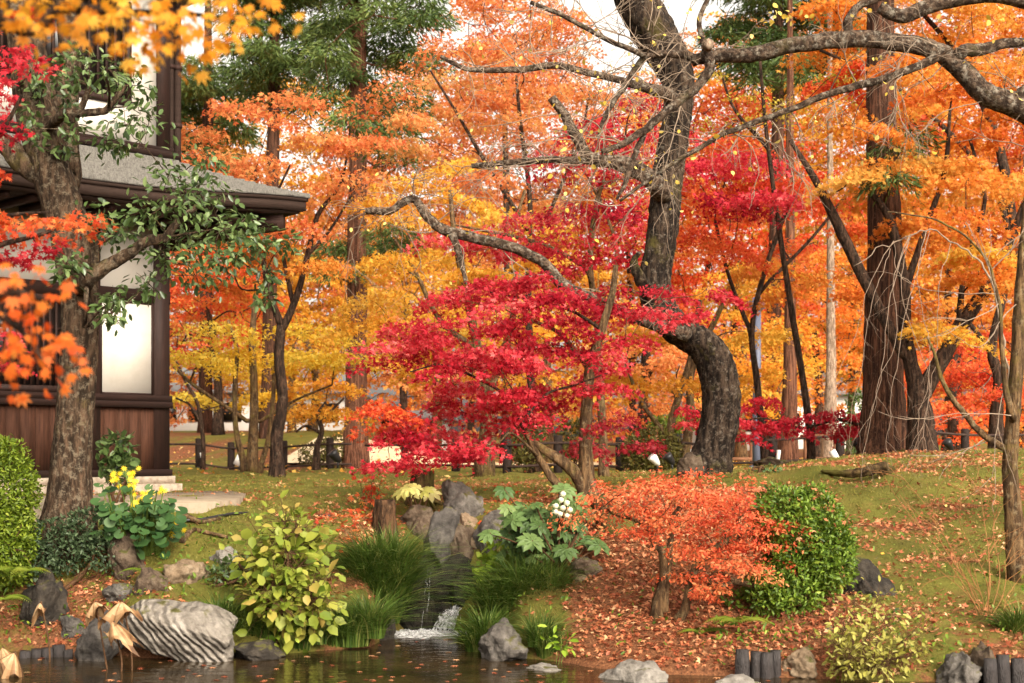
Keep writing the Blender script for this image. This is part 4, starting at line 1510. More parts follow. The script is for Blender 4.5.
tree('maple_tree', 'orange maple filling the top right corner above the bare limb', 25,
     [[(1046, 470, 16), (1040, 400, 14), (1020, 280, 12), (1000, 150, 9), (960, 60, 6), (920, 10, 4)], [(1020, 280, 8), (990, 180, 6), (900, 90, 4), (820, 50, 3)]],
     [([(790, 20), (850, -20), (1060, -30), (1060, 70), (960, 75), (880, 85), (820, 75)], 'orange', 1.3),
      ([(830, 60), (900, 60), (900, 120), (840, 120)], 'scarlet', 0.5)],
     'dark', T=T_STAR3, leaf=0.085, dep=1.5, loose=0.94)
tree('maple_tree', 'dark curved maple trunk near the right edge behind the mound', 28,
     [[(997, 462, 17), (996, 420, 14), (999, 380, 12), (992, 350, 10), (1000, 310, 8), (1015, 260, 5)], [(996, 360, 6), (975, 330, 5), (955, 310, 3)]],
     [([(935, 330), (1000, 320), (1060, 330), (1060, 400), (1010, 410), (940, 395)], 'scarlet', 0.6)],
     'dark', T=T_STAR3, leaf=0.085, dep=1.3, loose=0.94)

# ------------------------------------------------------------------ the crimson maple
def crimson_extra(root, net):
    for st in ([(520, 420), (505, 395), (470, 375), (440, 365), (410, 372)], [(528, 418), (530, 390), (520, 350), (500, 320)],
               [(520, 425), (545, 395), (575, 385), (610, 372)], [(602, 330), (570, 310), (530, 300), (490, 292)]):
        pts = crom([P(x, y, 14.4 + rng.normal(0, .15)) for x, y in st], 5)
        mb = MB()
        mb.tube(pts, np.linspace(0.02, 0.007, len(pts)), 7, 0.05)
        part(mb, 'limb', B['dark'], root, True)


tree('crimson_maple', 'crimson red maple with layered drooping sprays and thin leaning stems in the centre', 14.5,
     [[(590, 495, 16), (586, 470, 14), (586, 420, 12), (590, 370, 11), (600, 335, 9), (612, 295, 7), (616, 265, 5)],
      [(588, 494, 15), (576, 474, 13), (560, 460, 11), (547, 452, 9), (530, 440, 6)],
      [(566, 494, 9), (552, 478, 8), (538, 456, 7.5), (528, 435, 7), (520, 418, 6.5), (516, 395, 5)],
      [(590, 370, 7), (575, 350, 5), (555, 330, 4), (530, 320, 3)]],
     [([(372, 352), (430, 312), (445, 282), (520, 274), (600, 288), (640, 292), (640, 335), (616, 345), (618, 372), (615, 392), (560, 402), (500, 400), (430, 395), (400, 372)], 'red', 1.8),
      ([(392, 395), (470, 385), (545, 400), (548, 425), (520, 438), (490, 455), (440, 462), (370, 468), (360, 448), (400, 425)], 'red', 1.7, 'crown', -0.15),
      ([(640, 290), (690, 265), (740, 275), (742, 300), (715, 330), (680, 325), (648, 315)], 'red', 0.8, 'crown', 0.5),
      ([(560, 435), (600, 415), (645, 425), (655, 462), (610, 468), (575, 460)], 'crimson', 0.75, 'crown', 0.8),
      ([(360, 412), (395, 405), (412, 428), (372, 424)], 'scarlet', 0.6, 'crown', 0.3)],
     'maple', T=T_STAR5, leaf=0.048, dep=1.05, rpad=29, flat=.2, droop=.24, tilt=.8, loose=.8, twig_r=0.0045, sd=0.24, extra=crimson_extra, rough=0.05)


# ------------------------------------------------------------------ leaning cherry and its bare limbs
def twigs(mb, start, direction, length, r, depth, spread=0.6, droop=0.0, wander=0.25, kids=3, tips=None):
    n = 7
    pts = [np.array(start, float)]
    d = unit(np.array(direction, float))
    for i in range(n):
        d = unit(d + rng.normal(0, wander, 3) * 0.6 + np.array([0, 0, -droop]))
        pts.append(pts[-1] + d * length / n)
    pts = np.array(pts)
    mb.tube(pts, np.linspace(r, r * 0.45, len(pts)), 5 if r < 0.012 else 7, 0, cap=False)
    if tips is not None and depth == 0:
        tips.append(pts[-1])
    if depth > 0:
        for _ in range(kids):
            j = rng.integers(2, len(pts))
            dd = unit(pts[j] - pts[j - 1])
            twigs(mb, pts[j], dd + rng.normal(0, spread, 3), length * rng.uniform(0.45, 0.75), r * 0.6, depth - 1, spread, droop, wander, kids, tips)


def limb(mb, net, spec, Y, rough=0.045, sides=9, same=False):
    path, rr = stem_path(spec, Y, 6)
    path = path + np.cumsum(rng.normal(0, 0.004, path.shape), 0)
    j = -1
    if len(net.p):
        d = np.linalg.norm(net.p - path[0], axis=1)
        j = int(np.argmin(d))
        if d[j] < 0.8:
            path[0] = net.p[j]
    mb.tube(path, rr, sides, rough)
    if same and j >= 0:
        net.graft(mb, j)
    net.add(path, rr, mb.rings if same else None)
    return path


def cherry():
    Y = 17
    root = empty('cherry_tree', G(705, Y))
    tag(root, 'old leaning cherry tree with thick bent mossy trunk and nearly bare limbs', 'tree')
    spec = [(707, 472, 42), (714, 445, 37), (721, 415, 38), (722, 390, 38), (716, 362, 36), (704, 345, 33), (688, 335, 31), (668, 320, 32), (657, 300, 33), (655, 275, 31),
            (659, 250, 30), (664, 215, 31), (668, 176, 31), (675, 132, 28), (679, 100, 29), (677, 75, 34), (664, 48, 42), (648, 20, 42), (632, -10, 40), (616, -60, 34), (600, -130, 22)]
    path, rr = stem_path(spec, Y, 7)
    path[0] = G(702, Y, -0.2)
    rr *= 1 + 0.22 * np.exp(-np.arange(len(rr)) / 4.0)
    mb = MB()
    mb.tube(path, rr, 26, 0.05)
    mb.tube(crom([P(652, 296, Y - .1), P(640, 278, Y - .35), P(634, 262, Y - .4), P(640, 252, Y - .45)], 5), np.linspace(.1, .02, 16), 9, 0.1)   # broken snag
    part(mb, 'trunk', B['cherry'], root, True)
    net = Net()
    net.add(path, rr)
    for spec_, lab in (
        ([(690, 335, 15), (640, 318, 12), (600, 300, 11), (562, 282, 12), (540, 258, 11), (500, 241, 11), (456, 232, 11), (440, 226, 11), (425, 212, 9), (413, 196, 8), (390, 208, 7), (366, 209, 7)], None),
        ([(664, 190, 22), (630, 166, 14), (590, 160, 12), (575, 142, 11), (562, 118, 10), (548, 100, 9)], None),
        ([(664, 185, 16), (610, 164, 8), (560, 160, 7), (520, 162, 7), (470, 165, 5)], None),
        ([(676, 95, 14), (620, 80, 7), (560, 66, 7), (520, 70, 7), (470, 70, 5), (440, 58, 4)], None),
    ):
        m = MB()
        p = limb(m, net, spec_, Y - 0.4)
        part(m, 'limb', B['cherry_limb'], root, True)
    m = MB()
    net2 = [(455, 232, 463, 262, 5), (463, 262, 468, 282, 3)]
    m.tube(crom([P(452, 233, Y - .4), P(460, 255, Y - .4), P(466, 284, Y - .5)], 5), np.linspace(.05, .02, 11), 7, .08)
    part(m, 'limb', B['cherry_limb'], root, True)
    LP = net.p[len(path):]
    LP = LP[LP[:, 0] < P(675, 0, Y)[0]]
    tw, tips = MB(), []
    for _ in range(42):                        # bare pale twigs about the middle limbs
        twigs(tw, LP[rng.integers(0, len(LP))], (rng.normal(-.3, 1), rng.normal(0, .5), rng.normal(0.1, .5)), rng.uniform(.5, 1.1), 0.008, 2, .6, 0.03, .3, 3, tips)
    for _ in range(26):
        twigs(tw, LP[rng.integers(0, len(LP))], (rng.normal(0, 1), rng.normal(-.2, .4), rng.normal(-.1, .6)), rng.uniform(.4, .8), 0.007, 2, .7, 0.04, .35, 3, tips)
    part(tw, 'twigs', B['twig'], root)
    lm = MB()
    tips = np.array(tips)
    k = rng.choice(len(tips), min(len(tips), 190), False)
    pos = tips[k]
    leaves(lm, T_BROAD, pos, rng.uniform(.035, .06, len(k)), rng.normal(0, .6, (len(k), 3)) + [0, 0, -.6], rng.normal(0, 1, (len(k), 3)), rng.random(len(k)))
    part(lm, 'crown', L['yellow_twig_leaf'], root)
    return net


cherry()


def right_cherry():
    """Trunk just outside the right edge; its long limb crosses the top of the picture."""
    Y = 12.5
    root = empty('cherry_tree', G(1120, Y))
    tag(root, 'bare limbed cherry at the right edge with a long lichen covered limb crossing the top', 'tree')
    path, rr = stem_path([(1120, 560, 60), (1118, 450, 50), (1108, 300, 44), (1092, 180, 40), (1075, 60, 30), (1060, -60, 24), (1030, -160, 14)], Y, 6)
    path[0] = G(1120, Y, -0.2)
    mb = MB()
    mb.tube(path, rr, 16, 0.06)
    part(mb, 'trunk', B['cherry'], root, True)
    net = Net()
    net.add(path, rr)
    limbs = [
        [(1085, 150, 32), (1050, 122, 27), (1018, 104, 25), (985, 92, 22), (960, 66, 20), (935, 48, 18), (890, 40, 17), (840, 36, 17), (790, 42, 16), (745, 50, 15), (712, 50, 13), (690, 56, 11)],
        [(707, 52, 12), (708, 70, 10), (690, 92, 9), (668, 112, 8), (645, 132, 8), (620, 146, 6), (600, 152, 5)],
        [(645, 134, 6), (636, 155, 6), (628, 180, 5), (618, 200, 3)],
        [(695, 55, 9), (650, 56, 7), (636, 72, 7), (622, 92, 6), (608, 115, 5), (598, 140, 4)],
        [(648, 56, 6), (610, 40, 5), (570, 18, 5), (535, 2, 4)],
        [(940, 56, 10), (905, 72, 8), (870, 84, 8), (830, 95, 7), (790, 112, 6), (740, 130, 5.5), (700, 150, 5), (660, 176, 4), (620, 206, 3)],
        [(960, 52, 14), (985, 50, 12), (1010, 44, 10), (1045, 42, 9)],
        [(1090, 20, 18), (1000, -6, 16), (930, 2, 15), (905, 12, 14), (880, 2, 12)],
        [(850, 36, 10), (848, 20, 9), (862, 4, 8), (885, -4, 7)],
        [(1050, 122, 12), (1020, 96, 9), (1040, 84, 7)],
        [(705, 55, 6), (700, 20, 5), (715, -10, 4)],
    ]
    for sp in limbs:
        m = MB()
        limb(m, net, sp, Y + rng.uniform(-.05, .05), sides=11)
        part(m, 'limb', B['cherry_limb'], root, True)
    m = MB()                                   # pale sawn stub
    c = P(707, 47, Y - 0.1)
    m.tube([c, c + [0.01, -0.06, 0.02]], [0.05, 0.045], 12, 0.02)
    part(m, 'sawn_stub', B['pale'], root)
    tw, tips = MB(), []
    for sp, n, dr in ((limbs[5], 26, 0.05), (limbs[1], 10, 0.03), (limbs[4], 10, 0.0), (limbs[0], 12, 0.04), (limbs[3], 8, 0.03)):
        for _ in range(n):
            i = rng.integers(1, len(sp))
            f = rng.random()
            x = sp[i - 1][0] * f + sp[i][0] * (1 - f)
            y = sp[i - 1][1] * f + sp[i][1] * (1 - f)
            twigs(tw, P(x, y, Y), (rng.normal(-.4, .7), rng.normal(-.1, .5), rng.normal(-.1, .6)), rng.uniform(.3, .75), 0.0065, 2, .55, dr, .3, 3, tips)
    for _ in range(9):                         # fine shoots against the white sky
        twigs(tw, P(rng.uniform(520, 680), rng.uniform(10, 60), Y + .2), (rng.normal(0, .5), 0, 1), rng.uniform(.4, .7), 0.006, 2, .45, -.03, .2, 3)
    part(tw, 'twigs', B['twig'], root)
    lm = MB()
    tips = np.array(tips)
    k = rng.choice(len(tips), min(len(tips), 150), False)
    leaves(lm, T_BROAD, tips[k], rng.uniform(.035, .06, len(k)), rng.normal(0, .6, (len(k), 3)) + [0, 0, -.6], rng.normal(0, 1, (len(k), 3)), rng.random(len(k)))
    for x, y in ((768, 12), (775, 8), (785, 16), (792, 20), (800, 12), (665, 8), (690, 10), (770, 22), (940, 15), (955, 22), (1000, 10), (640, 90), (604, 96), (615, 150), (690, 150)):
        q = P(x, y, Y)[None] + rng.normal(0, .04, (3, 3))
        leaves(lm, T_BROAD, q, rng.uniform(.04, .065, 3), rng.normal(0, .6, (3, 3)) + [0, 0, -.5], rng.normal(0, 1, (3, 3)), rng.random(3))
    part(lm, 'crown', L['yellow_twig_leaf'], root)


right_cherry()

tree('zelkova_tree', 'sparse tree with olive yellow leaves behind the long horizontal limb', 23,
     [[(812, 462, 8), (806, 400, 7), (790, 300, 6), (775, 200, 5), (765, 120, 4), (760, 60, 3)], [(770, 150, 4), (735, 110, 3), (720, 70, 2)]],
     [([(705, 60), (760, 40), (850, 80), (840, 125), (760, 150), (710, 130)], 'olive_leaf', 0.5)], 'dark', T=T_DIAM, leaf=0.06, dep=.9, loose=0.35, rpad=26)

def slender_right():
    Y = 11.6
    root = empty('slender_tree', G(1017, Y))
    tag(root, 'slender grey trunk at the right edge with one long bare arching branch', 'tree')
    net, mb = Net(), MB()
    path, rr = stem_path([(1017, 566, 21), (1014, 520, 17), (1010, 470, 15), (1013, 420, 14), (1018, 350, 13), (1020, 290, 11), (1028, 200, 8), (1040, 100, 5)], Y, 6)
    path[0] = G(1017, Y, -.1)
    mb.tube(path, rr, 12, .07)
    net.add(path, rr, mb.rings)
    limb(mb, net, [(1011, 452, 8), (985, 435, 6.5), (962, 410, 6), (945, 385, 4.5), (935, 355, 3), (930, 340, 2)], Y, same=True)
    limb(mb, net, [(1014, 420, 8), (1007, 390, 6), (1004, 350, 5), (1000, 300, 3.5), (985, 250, 2.5), (940, 215, 2), (890, 205, 1.5)], Y - .2, same=True)
    part(mb, 'trunk', B['maple'], root, True)
    tw = MB()
    for _ in range(14):
        j = rng.integers(8, len(net.p))
        twigs(tw, net.p[j], (rng.normal(-.6, .6), rng.normal(0, .4), rng.normal(0, .5)), rng.uniform(.3, .8), .005, 1, .5, .0, .25, 3)
    part(tw, 'twigs', B['twig'], root)


slender_right()


def weeping():
    """Whitish hanging twigs in front of the big cedar."""
    Y = 15.5
    root = empty('weeping_tree', G(1004, Y))
    tag(root, 'thin weeping tree with whitish bare hanging twigs in front of the big cedar', 'tree')
    mb, net = MB(), Net()
    path, rr = stem_path([(1004, 480, 4), (1006, 410, 3.2), (1000, 330, 2.6), (984, 262, 2), (958, 232, 1.6), (925, 222, 1.3), (892, 232, 1.1), (866, 250, 1)], Y, 6)
    path[4:] += np.cumsum(rng.normal(0, .02, path[4:].shape), 0) * [1, 1, 1]
    path[0] = G(1004, Y, -.1)
    mb.tube(path, rr, 9, .05)
    net.add(path, rr)
    part(mb, 'trunk', B['twig'], root, True)
    tw = MB()
    for (x1, y1) in ((850, 455), (866, 492), (838, 425), (890, 465), (915, 440), (928, 455), (872, 415), (902, 488)):
        x0 = x1 * .55 + 925 * .45 + rng.uniform(-12, 25)
        j = int(np.argmin(np.abs(uv_px(net.p[:, 0], net.p[:, 1], net.p[:, 2])[0] - min(x0, 985))))
        s = net.p[j]
        dy = rng.normal(-.3, .35)
        sx, sy = uv_px(*s)
        q = rng.uniform(-18, 26)
        pts = crom([s, P(sx * .8 + x1 * .2 - 8, sy + (y1 - sy) * .22, Y + dy * .3), P(sx * .45 + x1 * .55 + q, sy + (y1 - sy) * .55, Y + dy * .7), P(x1 + q * .3, sy + (y1 - sy) * .85, Y + dy), P(x1, y1, Y + dy)], 7)
        pts += np.cumsum(rng.normal(0, .011, pts.shape), 0)
        tw.tube(pts, np.linspace(.0045, .0018, len(pts)), 5, cap=False)
        for _ in range(5):
            j = rng.integers(8, len(pts))
            twigs(tw, pts[j], (rng.normal(0, .6), rng.normal(0, .4), -.75 + rng.normal(0, .3)), rng.uniform(.15, .5), .002, 1, .45, .09, .22, 2)
    part(tw, 'twigs', B['white_twig'], root)


weeping()

# ------------------------------------------------------------------ big evergreen tree by the hall
def hall_evergreen():
    Y = 12.6
    root = empty('evergreen_tree', G(68, Y))
    tag(root, 'large broadleaf evergreen with thick lichen spotted trunk in front of the hall', 'tree')
    path, rr = stem_path([(68, 525, 45), (70, 480, 41), (74, 420, 38), (79, 350, 36), (80, 300, 36), (74, 250, 40), (64, 210, 40), (50, 165, 38), (40, 120, 44), (30, 70, 38),
                          (22, 10, 34), (14, -60, 30), (5, -140, 20)], Y, 7)
    path[0] = G(68, Y, -.2)
    rr[:8] *= 1 + 0.35 * np.exp(-np.arange(8) / 2.5)
    mb = MB()
    mb.tube(path, rr, 24, .035)
    net = Net()
    net.add(path, rr, mb.rings)
    limb(mb, net, [(66, 190, 30), (62, 140, 26), (62, 95, 24), (66, 50, 22), (60, -10, 18)], Y + .2, .04, 14, True)
    limb(mb, net, [(52, 180, 26), (25, 165, 24), (5, 145, 20), (-20, 120, 16)], Y, .04, 12, True)
    sites = []
    for sp, ctr in (
        ([(86, 282, 17), (105, 268, 14), (125, 258, 12), (148, 244, 11), (164, 240, 9), (178, 222, 7), (196, 205, 5)],
         [(120, 228, 22), (150, 215, 28), (180, 205, 30), (200, 185, 26), (215, 215, 30), (235, 228, 26), (190, 240, 30), (165, 258, 26), (215, 255, 26), (195, 275, 22), (235, 258, 24),
          (150, 285, 18), (105, 235, 16), (168, 175, 18), (120, 300, 16), (110, 318, 12), (262, 245, 20), (268, 275, 14), (265, 300, 12), (205, 162, 18), (255, 232, 18), (285, 245, 14)]),
        ([(60, 112, 10), (85, 113, 8), (105, 112, 7), (118, 98, 6), (126, 88, 5)],
         [(60, 70, 20), (45, 85, 18), (90, 75, 22), (110, 70, 22), (130, 85, 22), (140, 105, 20), (125, 125, 20), (105, 140, 18), (148, 128, 16), (70, 100, 18), (35, 75, 16), (75, 130, 14), (120, 148, 14)]),
        ([(70, 130, 8), (85, 100, 6), (90, 85, 5), (75, 78, 4)], [(80, 55, 14), (35, 130, 16), (28, 110, 12), (62, 150, 14)]),
        ([(92, 268, 8), (98, 246, 6), (112, 236, 4)], [(95, 215, 14), (70, 265, 16), (65, 275, 14)]),
        ([(82, 330, 5), (98, 318, 3), (110, 312, 2)], [(106, 312, 10), (115, 300, 10)]),
    ):
        limb(mb, net, sp, Y - .5, .06, same=True)
        sites += ctr
    lm = MB()
    for x, y, r in sites:
        c = P(x, y, Y - .5 + rng.normal(0, .25))
        net.join(mb, c, .005, .05)
        m = int(r * (3.4 if y > 155 else 2.6))
        pos = c + rng.normal(0, .5, (m, 3)) * r * Y / F * [1, 1, .75]
        tip = (pos - c) * 4 + rng.normal(0, .5, (m, 3)) + [0, 0, -.3]
        leaves(lm, T_OVAL, pos, rng.uniform(.055, .1, m), tip, np.array([0, -.2, 1.]) + rng.normal(0, .6, (m, 3)), np.clip(rng.normal(.5, .22, m), 0, 1))
        for _ in range(3):
            twigs(mb, c, rng.normal(0, 1, 3), r * Y / F, .004, 0)
            net.graft(mb, len(net.p) - 1)
    part(mb, 'trunk', B['evergreen'], root, True)
    part(lm, 'crown', L['evergreen'], root)


hall_evergreen()


# ------------------------------------------------------------------ near maples reaching in from the left bank
def near_maple():
    root = empty('maple_tree', (-3.1, 2.4, float(gz(-3.1, 2.4))))
    tag(root, 'nearest maple whose golden and orange red leaves hang blurred into the top left corner', 'tree')
    mb, net = MB(), Net()
    tr = crom([(-3.1, 2.4, -.1), (-3.05, 2.5, 1.0), (-2.8, 2.8, 2.2), (-2.4, 3.1, 3.2), (-2.1, 3.3, 4.2)], 6)
    rr = np.linspace(.14, .05, len(tr))
    mb.tube(tr, rr, 12, .05)
    net.add(tr, rr, mb.rings)
    for pts in ([(-2.45, 3.1, 3.1), (-2.0, 3.5, 3.12), P(0, 22, 3.8), P(60, 8, 3.8), P(120, 12, 3.8), P(190, 14, 3.85), P(255, 22, 3.9)],
                [(-2.0, 3.5, 3.12), P(-60, -30, 3.7), P(40, -22, 3.6), P(130, -25, 3.7), P(240, -14, 3.8)],
                [(-2.95, 2.6, 1.6), (-2.2, 3.2, 1.95), P(-110, 290, 3.6), P(-30, 300, 3.7), P(20, 330, 3.7), P(48, 370, 3.7)],
                [P(-30, 300, 3.7), P(10, 292, 3.7), P(45, 300, 3.7)]):
        pts = crom(pts, 5)
        r2 = np.linspace(.028, .0025, len(pts))
        mb.tube(pts, r2, 7, .04)
        net.graft(mb, int(np.argmin(np.linalg.norm(net.p - pts[0], axis=1))))
        net.add(pts, r2, mb.rings)
    for mat, spots, n in (('near_orange', [(15, 10), (40, 18), (75, 22), (100, 30), (130, 22), (155, 28), (185, 22), (215, 22), (240, 18), (265, 22), (60, 2), (110, 4), (160, 2), (205, 0), (245, 4),
                                           (85, 45), (140, 45), (170, 48), (125, 10), (20, 28), (200, 42), (185, 62), (150, 60), (230, 40), (60, 38), (5, -5), (45, -6), (95, -8)], 11),
                          ('near_red', [(-10, 275), (10, 280), (30, 290), (50, 298), (8, 305), (28, 318), (48, 330), (15, 345), (38, 352), (55, 362), (25, 372), (45, 385), (5, 325), (60, 345), (0, 360), (-5, 300)], 10)):
        lm = MB()
        for x, y in spots:
            c = P(x - (14 if mat == 'near_red' else 6), y - (0 if mat == 'near_red' else 4), 3.75 + rng.normal(0, .12))
            net.join(mb, c, .0016, .03, 5, .004)
            m = n
            pos = c + rng.normal(0, .045, (m, 3)) * [1.2, 1.2, .6]
            tip = rng.normal(0, .55, (m, 3)) + [0.35, 0, -.55]
            nrm = np.array([.1, -.75, .7]) + rng.normal(0, .45, (m, 3))
            leaves(lm, T_STAR7, pos, rng.uniform(.023, .039, m), tip, nrm, np.clip(rng.normal(.5, .2, m), 0, 1))
        part(lm, 'crown', L[mat], root, label='golden orange leaves' if mat == 'near_orange' else 'orange red leaves')
    part(mb, 'trunk', B['dark'], root, True)


near_maple()
tree('maple_tree', 'red maple at the left edge spreading scarlet sprays across the evergreen trunk', 8.2,
     [[(-120, 700, 40, 0), (-115, 560, 34), (-100, 400, 30), (-90, 300, 26), (-70, 200, 20), (-50, 120, 14), (-30, 40, 8)],
      [(-92, 310, 14), (-40, 262, 9), (0, 245, 6), (40, 235, 4), (70, 222, 2)],
      [(-75, 205, 12), (-30, 160, 7), (5, 125, 5), (22, 95, 3)],
      [(-85, 270, 10), (-30, 225, 6), (10, 215, 4), (50, 212, 2)]],
     [([(-60, 205), (0, 205), (70, 208), (86, 222), (60, 240), (20, 250), (-60, 245)], 'scarlet', 0.9),
      ([(-60, 240), (20, 245), (66, 248), (60, 268), (20, 272), (-60, 268)], 'red', 0.85),
      ([(-60, 60), (5, 50), (38, 58), (20, 95), (12, 120), (15, 150), (-60, 165)], 'red', 0.9),
      ([(-60, 165), (0, 160), (30, 182), (10, 195), (-60, 195)], 'scarlet', 0.7),
      ([(-60, 5), (20, 0), (40, 12), (20, 22), (-60, 30)], 'scarlet', 0.5),
      ([(-60, 330), (10, 330), (30, 350), (-10, 380), (-60, 380)], 'red', 0.5)],
     'dark', T=T_STAR5, leaf=0.042, dep=0.4, rpad=24, loose=0.8, twig_r=0.003)


# ================================================================== rocks
def icosphere(sub):
    t = (1 + 5 ** .5) / 2
    v = [(-1, t, 0), (1, t, 0), (-1, -t, 0), (1, -t, 0), (0, -1, t), (0, 1, t), (0, -1, -t), (0, 1, -t), (t, 0, -1), (t, 0, 1), (-t, 0, -1), (-t, 0, 1)]
    f = [(0, 11, 5), (0, 5, 1), (0, 1, 7), (0, 7, 10), (0, 10, 11), (1, 5, 9), (5, 11, 4), (11, 10, 2), (10, 7, 6), (7, 1, 8),
         (3, 9, 4), (3, 4, 2), (3, 2, 6), (3, 6, 8), (3, 8, 9), (4, 9, 5), (2, 4, 11), (6, 2, 10), (8, 6, 7), (9, 8, 1)]
    v = [np.array(a) / np.linalg.norm(a) for a in v]
    for _ in range(sub):
        c, g = {}, []

        def mid(a, b):
            k = (min(a, b), max(a, b))
            if k not in c:
                m = v[a] + v[b]
                v.append(m / np.linalg.norm(m))
                c[k] = len(v) - 1
            return c[k]
        for a, b, d in f:
            x, y, z = mid(a, b), mid(b, d), mid(d, a)
            g += [(a, x, z), (b, y, x), (d, z, y), (x, y, z)]
        f = g
    return np.array(v), np.array(f)


ICO4, ICO3 = icosphere(4), icosphere(3)


def rock(label, x0, y0, x1, y1, Y, mat, depth=None, lean=0.0, name='rock', group=None, cuts=11, seed=None, flat=0.0, rough=0.075, sink=0.25, cat='rock', auto=True):
    """A weathered stone filling the given pixel box at distance Y; part of it is buried."""
    r = np.random.default_rng(seed if seed is not None else int(x0 * 7 + y0 * 13))
    if auto:
        Y = Yhit((x0 + x1) / 2, y1 - 3) + 0.12
    V, Fc = ICO4
    p = V.copy()
    for _ in range(cuts):                      # flat broken faces
        n = unit(r.normal(0, 1, 3))
        h = r.uniform(0.55, 0.9)
        d = p @ n
        p -= np.maximum(d - h, 0)[:, None] * n * 0.93
    o = r.uniform(0, 50, 3)
    for fr, am in ((1.6, rough * 2.2), (4, rough), (10, rough * .45), (22, rough * .22)):
        dsp = np.array([mnoise.noise(Vector((q[0] * fr + o[0], q[1] * fr + o[1], q[2] * fr + o[2]))) for q in p])
        p += unit(p) * (dsp * am * 1.6)[:, None]
    p -= (p.max(0) + p.min(0)) / 2
    p /= (p.max(0) - p.min(0))
    w = (x1 - x0) / F * Y
    h = (y1 - y0) / F * Y
    full = h * (1 + sink)
    dp = depth or max(w, h) * 0.7
    p[:, 0] += p[:, 2] * lean
    p[:, 0] = (p[:, 0] - (p[:, 0].max() + p[:, 0].min()) / 2) / (p[:, 0].max() - p[:, 0].min())
    p = p * [w, dp, full]
    c = P((x0 + x1) / 2, y0, Y)
    c[2] -= full / 2
    mb = MB()
    mb.add(p, Fc)
    o = mb.build(name, R[mat], smooth=True)
    o.location = c
    tag(o, label, cat, group)
    return o


GR = 'rocks round the pond and cascade'
rock('large striped grey boulder lying at the water edge at the left', 120, 598, 238, 662, 10.95, 'striped', 0.75, lean=-.3, cuts=9, seed=5, sink=.15, rough=.035, auto=False)
rock('dark grey leaning slab left of the striped boulder behind the dry lotus leaves', 76, 608, 128, 664, 10.85, 'blue', .4, lean=.35)
rock('small dark rock on the left bank above the dry lotus leaves', 60, 615, 92, 640, 11.2, 'blue', .3)
rock('pointed brown rock in front of the leopard plant', 106, 526, 146, 580, 12.2, 'brown', .4, lean=-.25, seed=8)
rock('pale oval rock right of the pointed brown rock', 164, 558, 210, 592, 12.0, 'warm', .4, lean=-.2)
rock('low mossy rock above the striped boulder', 134, 566, 172, 602, 11.8, 'brown', .35)
rock('flat grey stone on leaf litter below the pointed rock', 102, 582, 142, 602, 11.7, 'grey', .4)
rock('dark rock under the ferns at the far left', 20, 568, 72, 625, 11.6, 'dark', .5)
rock('small pale rock left of the yellowing hydrangea', 208, 546, 238, 574, 12.2, 'pale', .3)
rock('flat dark rock in the water right of the striped boulder', 232, 638, 286, 662, 11.0, 'dark', .5, cuts=14)
rock('small round rock in the water below the hydrangea', 296, 630, 316, 646, 11.2, 'grey', .2)
rock('tall blue grey standing rock beside the waterfall', 420, 506, 460, 568, 13.3, 'blue', .5, lean=.18, seed=23, cuts=14, auto=False)
rock('large grey rock at the top of the cascade', 441, 479, 486, 522, 14.5, 'grey', .5, lean=-.2, seed=3)
rock('flat mossy rock behind the tall blue grey rock', 400, 504, 446, 532, 14.0, 'brown', .5)
rock('brown rock leaning on the right of the tall blue grey rock', 444, 522, 486, 576, 13.35, 'brown', .5, lean=-.45, seed=90, auto=False)
rock('small brown stone between the top rock and the dark cascade rock', 455, 512, 478, 538, 13.9, 'warm', .3)
rock('dark grey rock on the right side of the cascade', 472, 509, 514, 552, 13.7, 'grey', .5, lean=.25, seed=14)
rock('low warm stone in the stream bed above the waterfall', 460, 534, 486, 552, 13.5, 'warm', .3)
rock('small brown rock left of the tall blue grey rock', 410, 516, 432, 540, 13.7, 'brown', .3)
rock('mossy dark rock hanging over the waterfall', 418, 552, 488, 604, 13.1, 'wet', .45, seed=33, auto=False, lean=.2)
rock('black wet rock under the tall blue grey rock beside the falling water', 402, 580, 440, 632, 12.95, 'wet', .35, seed=31, auto=False)
rock('dark wet rock at the right foot of the waterfall', 446, 598, 476, 640, 12.8, 'wet', .3, seed=35, auto=False)
rock('black wet stone in the hollow left of the falling water', 414, 556, 446, 592, 13.2, 'wet', .35, seed=37, auto=False)
rock('wet dark rock holding the right bank beside the white cascade', 452, 566, 486, 616, 12.8, 'wet', .3, seed=43, auto=False)
rock('black wet stone directly behind the white splash', 396, 600, 434, 640, 12.62, 'wet', .25, seed=39, auto=False)
rock('black wet stone between the trickle and the white cascade', 424, 602, 454, 638, 12.75, 'wet', .25, seed=41, auto=False)
rock('dark rock at the left foot of the waterfall under the grass', 366, 602, 396, 642, 11.9, 'dark', .4)
rock('rounded grey lichen rock among grass right of the waterfall', 478, 619, 528, 664, 11.0, 'grey', .45, seed=40)
rock('flat pale stepping stone in the water right of the lichen rock', 522, 663, 562, 673, 10.5, 'pale', .45)
rock('dark flat rock in the leaf litter behind the fatsia', 565, 556, 603, 580, 12.4, 'brown', .4)
rock('small pale stone beside the dark flat rock in the litter', 572, 573, 592, 586, 12.2, 'warm', .25)
rock('smooth pale boulder at the bottom centre of the pond edge', 594, 658, 670, 700, 10.0, 'pale', .6, cuts=8, lean=.15, seed=50, auto=False)
rock('low pale rock left of the right hand log posts', 706, 673, 762, 700, 9.75, 'pale', .5, cuts=9, auto=False)
rock('beige boulder next to the log posts at the water edge', 778, 647, 822, 678, 10.2, 'warm', .4, cuts=8)
rock('grey slab leaning behind the beige boulder', 792, 624, 846, 682, 10.6, 'grey', .35, lean=.3, auto=False)
